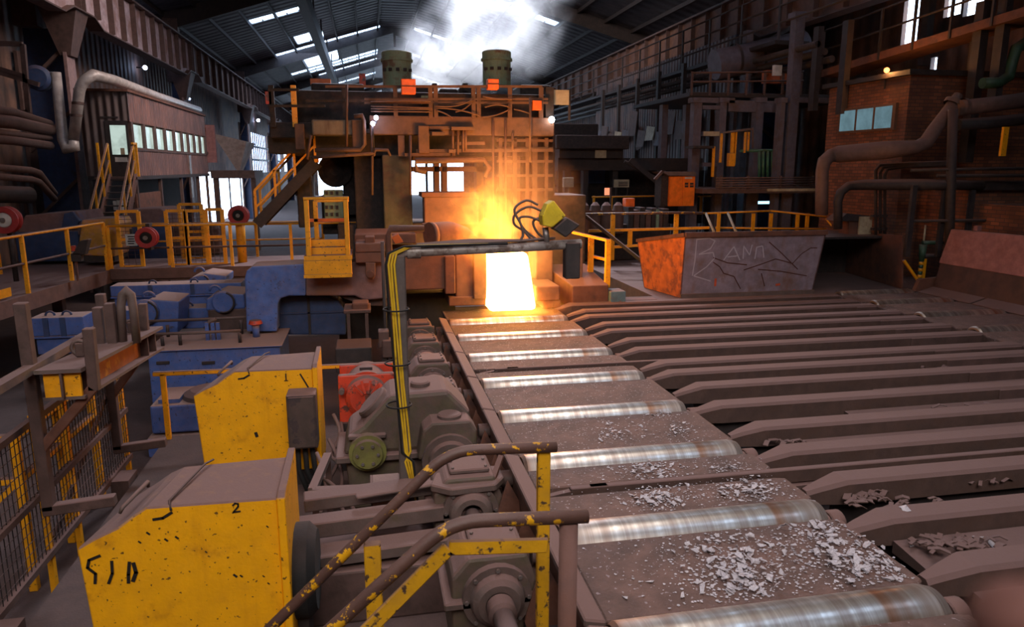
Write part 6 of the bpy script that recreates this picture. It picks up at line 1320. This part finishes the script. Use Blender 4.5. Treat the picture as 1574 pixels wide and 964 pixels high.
for (px, y0_, y1_, Y, w, lb) in ((1258, 40, 170, 20, 8, 'slim dark post above the left edge of the brick house'), (1303, 30, 175, 18.5, 9, 'rust-brown strut over the brick house roof'), (1430, -10, 100, 19, 10, 'dark column between the bright wall openings'), (1505, 0, 250, 15.5, 12, 'dark column right of the brick house'), (1545, -10, 150, 15, 10, 'dark column at the right picture edge')):
    tag(fbox(MB(), px - w / 2, y0_, px + w / 2, y1_, Y, .25).build('steel_post', DARK), lb, 'post', 'posts above the brick house')
t = emp('green_pipe_bend', 'dark green pipe bending down at the upper right edge', 'pipe', at(1540, 110, Y=15)); MB().tube(fpath([(1510, 128), (1535, 127), (1550, 118), (1556, 95), (1562, 75), (1585, 60)], 15), .12, 12).build('pipe', GRN, t)
tag(fbox(MB(), 1541, 195, 1549, 240, 13.8, .06).build('yellow_post', YEL), 'short yellow post on the wall at the right edge', 'post')
lampball(1363, 108, 17, .07, LAMPR, 'glowing orange-red lamp above the brick house window', .45)
_p = at(1363, 108, Y=16.85); _l = bpy.data.lights.new('orange_lamp_light', 'POINT'); _l.energy = 70; _l.color = (1, .42, .12); _l.shadow_soft_size = .12
_o = bpy.data.objects.new('orange_lamp_light', _l); COL.objects.link(_o); _o.location = (_p.x, 16.8, _p.z)
# pipe rack and duct in the dark upper right
t = emp('round_duct', 'grey round duct in the dark above the steel frame', 'duct', at(1150, 100, Y=24)); MB().tube(fpath([(1098, 100), (1140, 92), (1180, 82), (1235, 70)], 24), .5, 16).build('duct', FR, t)
for px in (1130, 1165): a = at(px, 92, Y=24); MB().lathe(a, (1, 0, .15), [(-.05, .53), (.05, .53)], 18).build('band', DARK, t)
tag(fbox(MB(), 1178, 108, 1222, 128, 23, .3).build('furnace_glow_box', coat('orange_glow_box', (190, 90, 30), (90, 50, 30), (.5, .6), 6, .7, dust=.2)), 'orange-brown patch of reflected furnace glow under the grey duct', 'machine')  # reflected furnace glow painted as an added orange-brown box
t = emp('mid_railing', 'dark railing on the upper floor of the grey steel frame', 'railing', at(1150, 150, Y=22)); 
for py in (112, 126): MB().cyl(at(1064, py, Y=22.05), at(1235, py - 2, Y=22.05), .03, n=6).build('rail', BROWN, t)
for px in range(1064, 1240, 28): fpart('post', BROWN, t, (px - 1.5, 110, px + 1.5, 146), 22.05, .05)
tag(fbox(MB(), 1190, 100, 1202, 116, 21.9, .12).build('white_switch_box', WHITE), 'pale switch box on the upper floor railing', 'electrical box')
# ================================================================ flame and steam
def volume_mat(name, build):
    m = bpy.data.materials.new(name); m.use_nodes = True; t = m.node_tree; t.nodes.clear()
    class K(NT):
        def __init__(s): s.m = m; s.t = t
    k = K(); k.out = k.n('ShaderNodeOutputMaterial'); k.tc = k.n('ShaderNodeTexCoord'); build(k); return m
def ellipse(k, c, r, vec=None):
    mp = k.n('ShaderNodeVectorMath', operation='SUBTRACT'); k.l(vec or k.tc.outputs['Object'], mp.inputs[0]); mp.inputs[1].default_value = c
    dv = k.n('ShaderNodeVectorMath', operation='DIVIDE'); k.l(mp.outputs[0], dv.inputs[0]); dv.inputs[1].default_value = r
    ln = k.n('ShaderNodeVectorMath', operation='LENGTH'); k.l(dv.outputs[0], ln.inputs[0]); return ln.outputs['Value']
def warp(k, scale, amt):
    nz = k.n('ShaderNodeTexNoise'); nz.inputs['Scale'].default_value = scale; nz.inputs['Detail'].default_value = 3; k.l(k.tc.outputs['Object'], nz.inputs['Vector'])
    a = k.n('ShaderNodeVectorMath', operation='SUBTRACT'); k.l(nz.outputs['Color'], a.inputs[0]); a.inputs[1].default_value = (.5, .5, .5)
    b = k.n('ShaderNodeVectorMath', operation='SCALE'); k.l(a.outputs[0], b.inputs[0]); b.inputs['Scale'].default_value = amt
    c = k.n('ShaderNodeVectorMath', operation='ADD'); k.l(k.tc.outputs['Object'], c.inputs[0]); k.l(b.outputs[0], c.inputs[1]); return c.outputs[0]
def flame(k):
    v = warp(k, 1.6, 1.3)
    core = k.ramp(ellipse(k, (2.25, 13.45, 1.55), (1.0, .5, 1.15), v), 1.0, .25)        # bright licking flame
    haze = k.ramp(ellipse(k, (2.6, 13.9, 1.8), (1.7, 1.0, 2.1), v), 1.0, .1)          # firelit haze above, its glow added as emission
    nz = k.ramp(k.noise(2.4, 5, .6, v, (1, 1, .6)), .30, .66)
    foot = k.ramp(ellipse(k, (2.75, 13.2, .12), (.9, .45, .42), v), 1.0, .2); core = k.math('MAXIMUM', core, foot)  # glow spilling round the ingot's base added as emission
    e = k.math('ADD', k.math('MULTIPLY', k.math('MULTIPLY', core, nz), 5.0), k.math('MULTIPLY', k.math('MULTIPLY', haze, nz), .40))
    em = k.n('ShaderNodeEmission'); k.l(k.mix(core, lin((255, 110, 30)), lin((255, 178, 66))), em.inputs[0]); k.l(e, em.inputs[1])
    sc = k.n('ShaderNodeVolumeScatter'); sc.inputs['Color'].default_value = (.9, .75, .6, 1); k.l(k.math('MULTIPLY', haze, .16), sc.inputs['Density'])
    ad = k.n('ShaderNodeAddShader'); k.l(em.outputs[0], ad.inputs[0]); k.l(sc.outputs[0], ad.inputs[1]); k.l(ad.outputs[0], k.out.inputs['Volume'])
o = MB().box(.9, 4.6, 12.75, 15.4, -.03, 3.9).build('flame', volume_mat('flame_volume', flame)); tag(o, 'orange flames and glowing haze rising round the white-hot ingot', 'flame'); o['kind'] = 'stuff'
lf = bpy.data.lights.new('flame_light', 'POINT'); lf.energy = 240; lf.color = (1.0, .36, .08); lf.shadow_soft_size = .45
lo = bpy.data.objects.new('flame_light', lf); COL.objects.link(lo); lo.location = (2.75, 12.9, 1.7)
lf2 = bpy.data.lights.new('flame_light', 'POINT'); lf2.energy = 330; lf2.color = (1.0, .36, .08); lf2.shadow_soft_size = .3
lo2 = bpy.data.objects.new('flame_light', lf2); COL.objects.link(lo2); lo2.location = (2.7, 14.6, 2.6)
def steam(k):
    v = warp(k, .55, 2.2)
    a = k.ramp(ellipse(k, (2.2, 22, 5.6), (2.1, 2.0, 1.7), v), 1.0, .3)
    b = k.ramp(ellipse(k, (4.0, 22, 7.4), (2.2, 2.0, 2.6), v), 1.0, .3)
    c = k.ramp(ellipse(k, (5.2, 22, 9.4), (1.9, 2.0, 2.6), v), 1.0, .3)
    s_ = k.math('MAXIMUM', k.math('MAXIMUM', a, b), c)
    nz = k.ramp(k.noise(.9, 7, .62, v), .40, .70)
    sc = k.n('ShaderNodeVolumeScatter'); sc.inputs['Color'].default_value = (.93, .94, 1, 1); sc.inputs['Anisotropy'].default_value = .2; k.l(k.math('MULTIPLY', k.math('MULTIPLY', s_, nz), 1.2), sc.inputs['Density'])
    k.l(sc.outputs[0], k.out.inputs['Volume'])
o = MB().box(-.6, 9, 19.8, 24.2, 4.4, 12.3).build('steam_plume', volume_mat('steam_volume', steam)); tag(o, 'white steam plume billowing up behind the mill stand', 'steam'); o['kind'] = 'stuff'
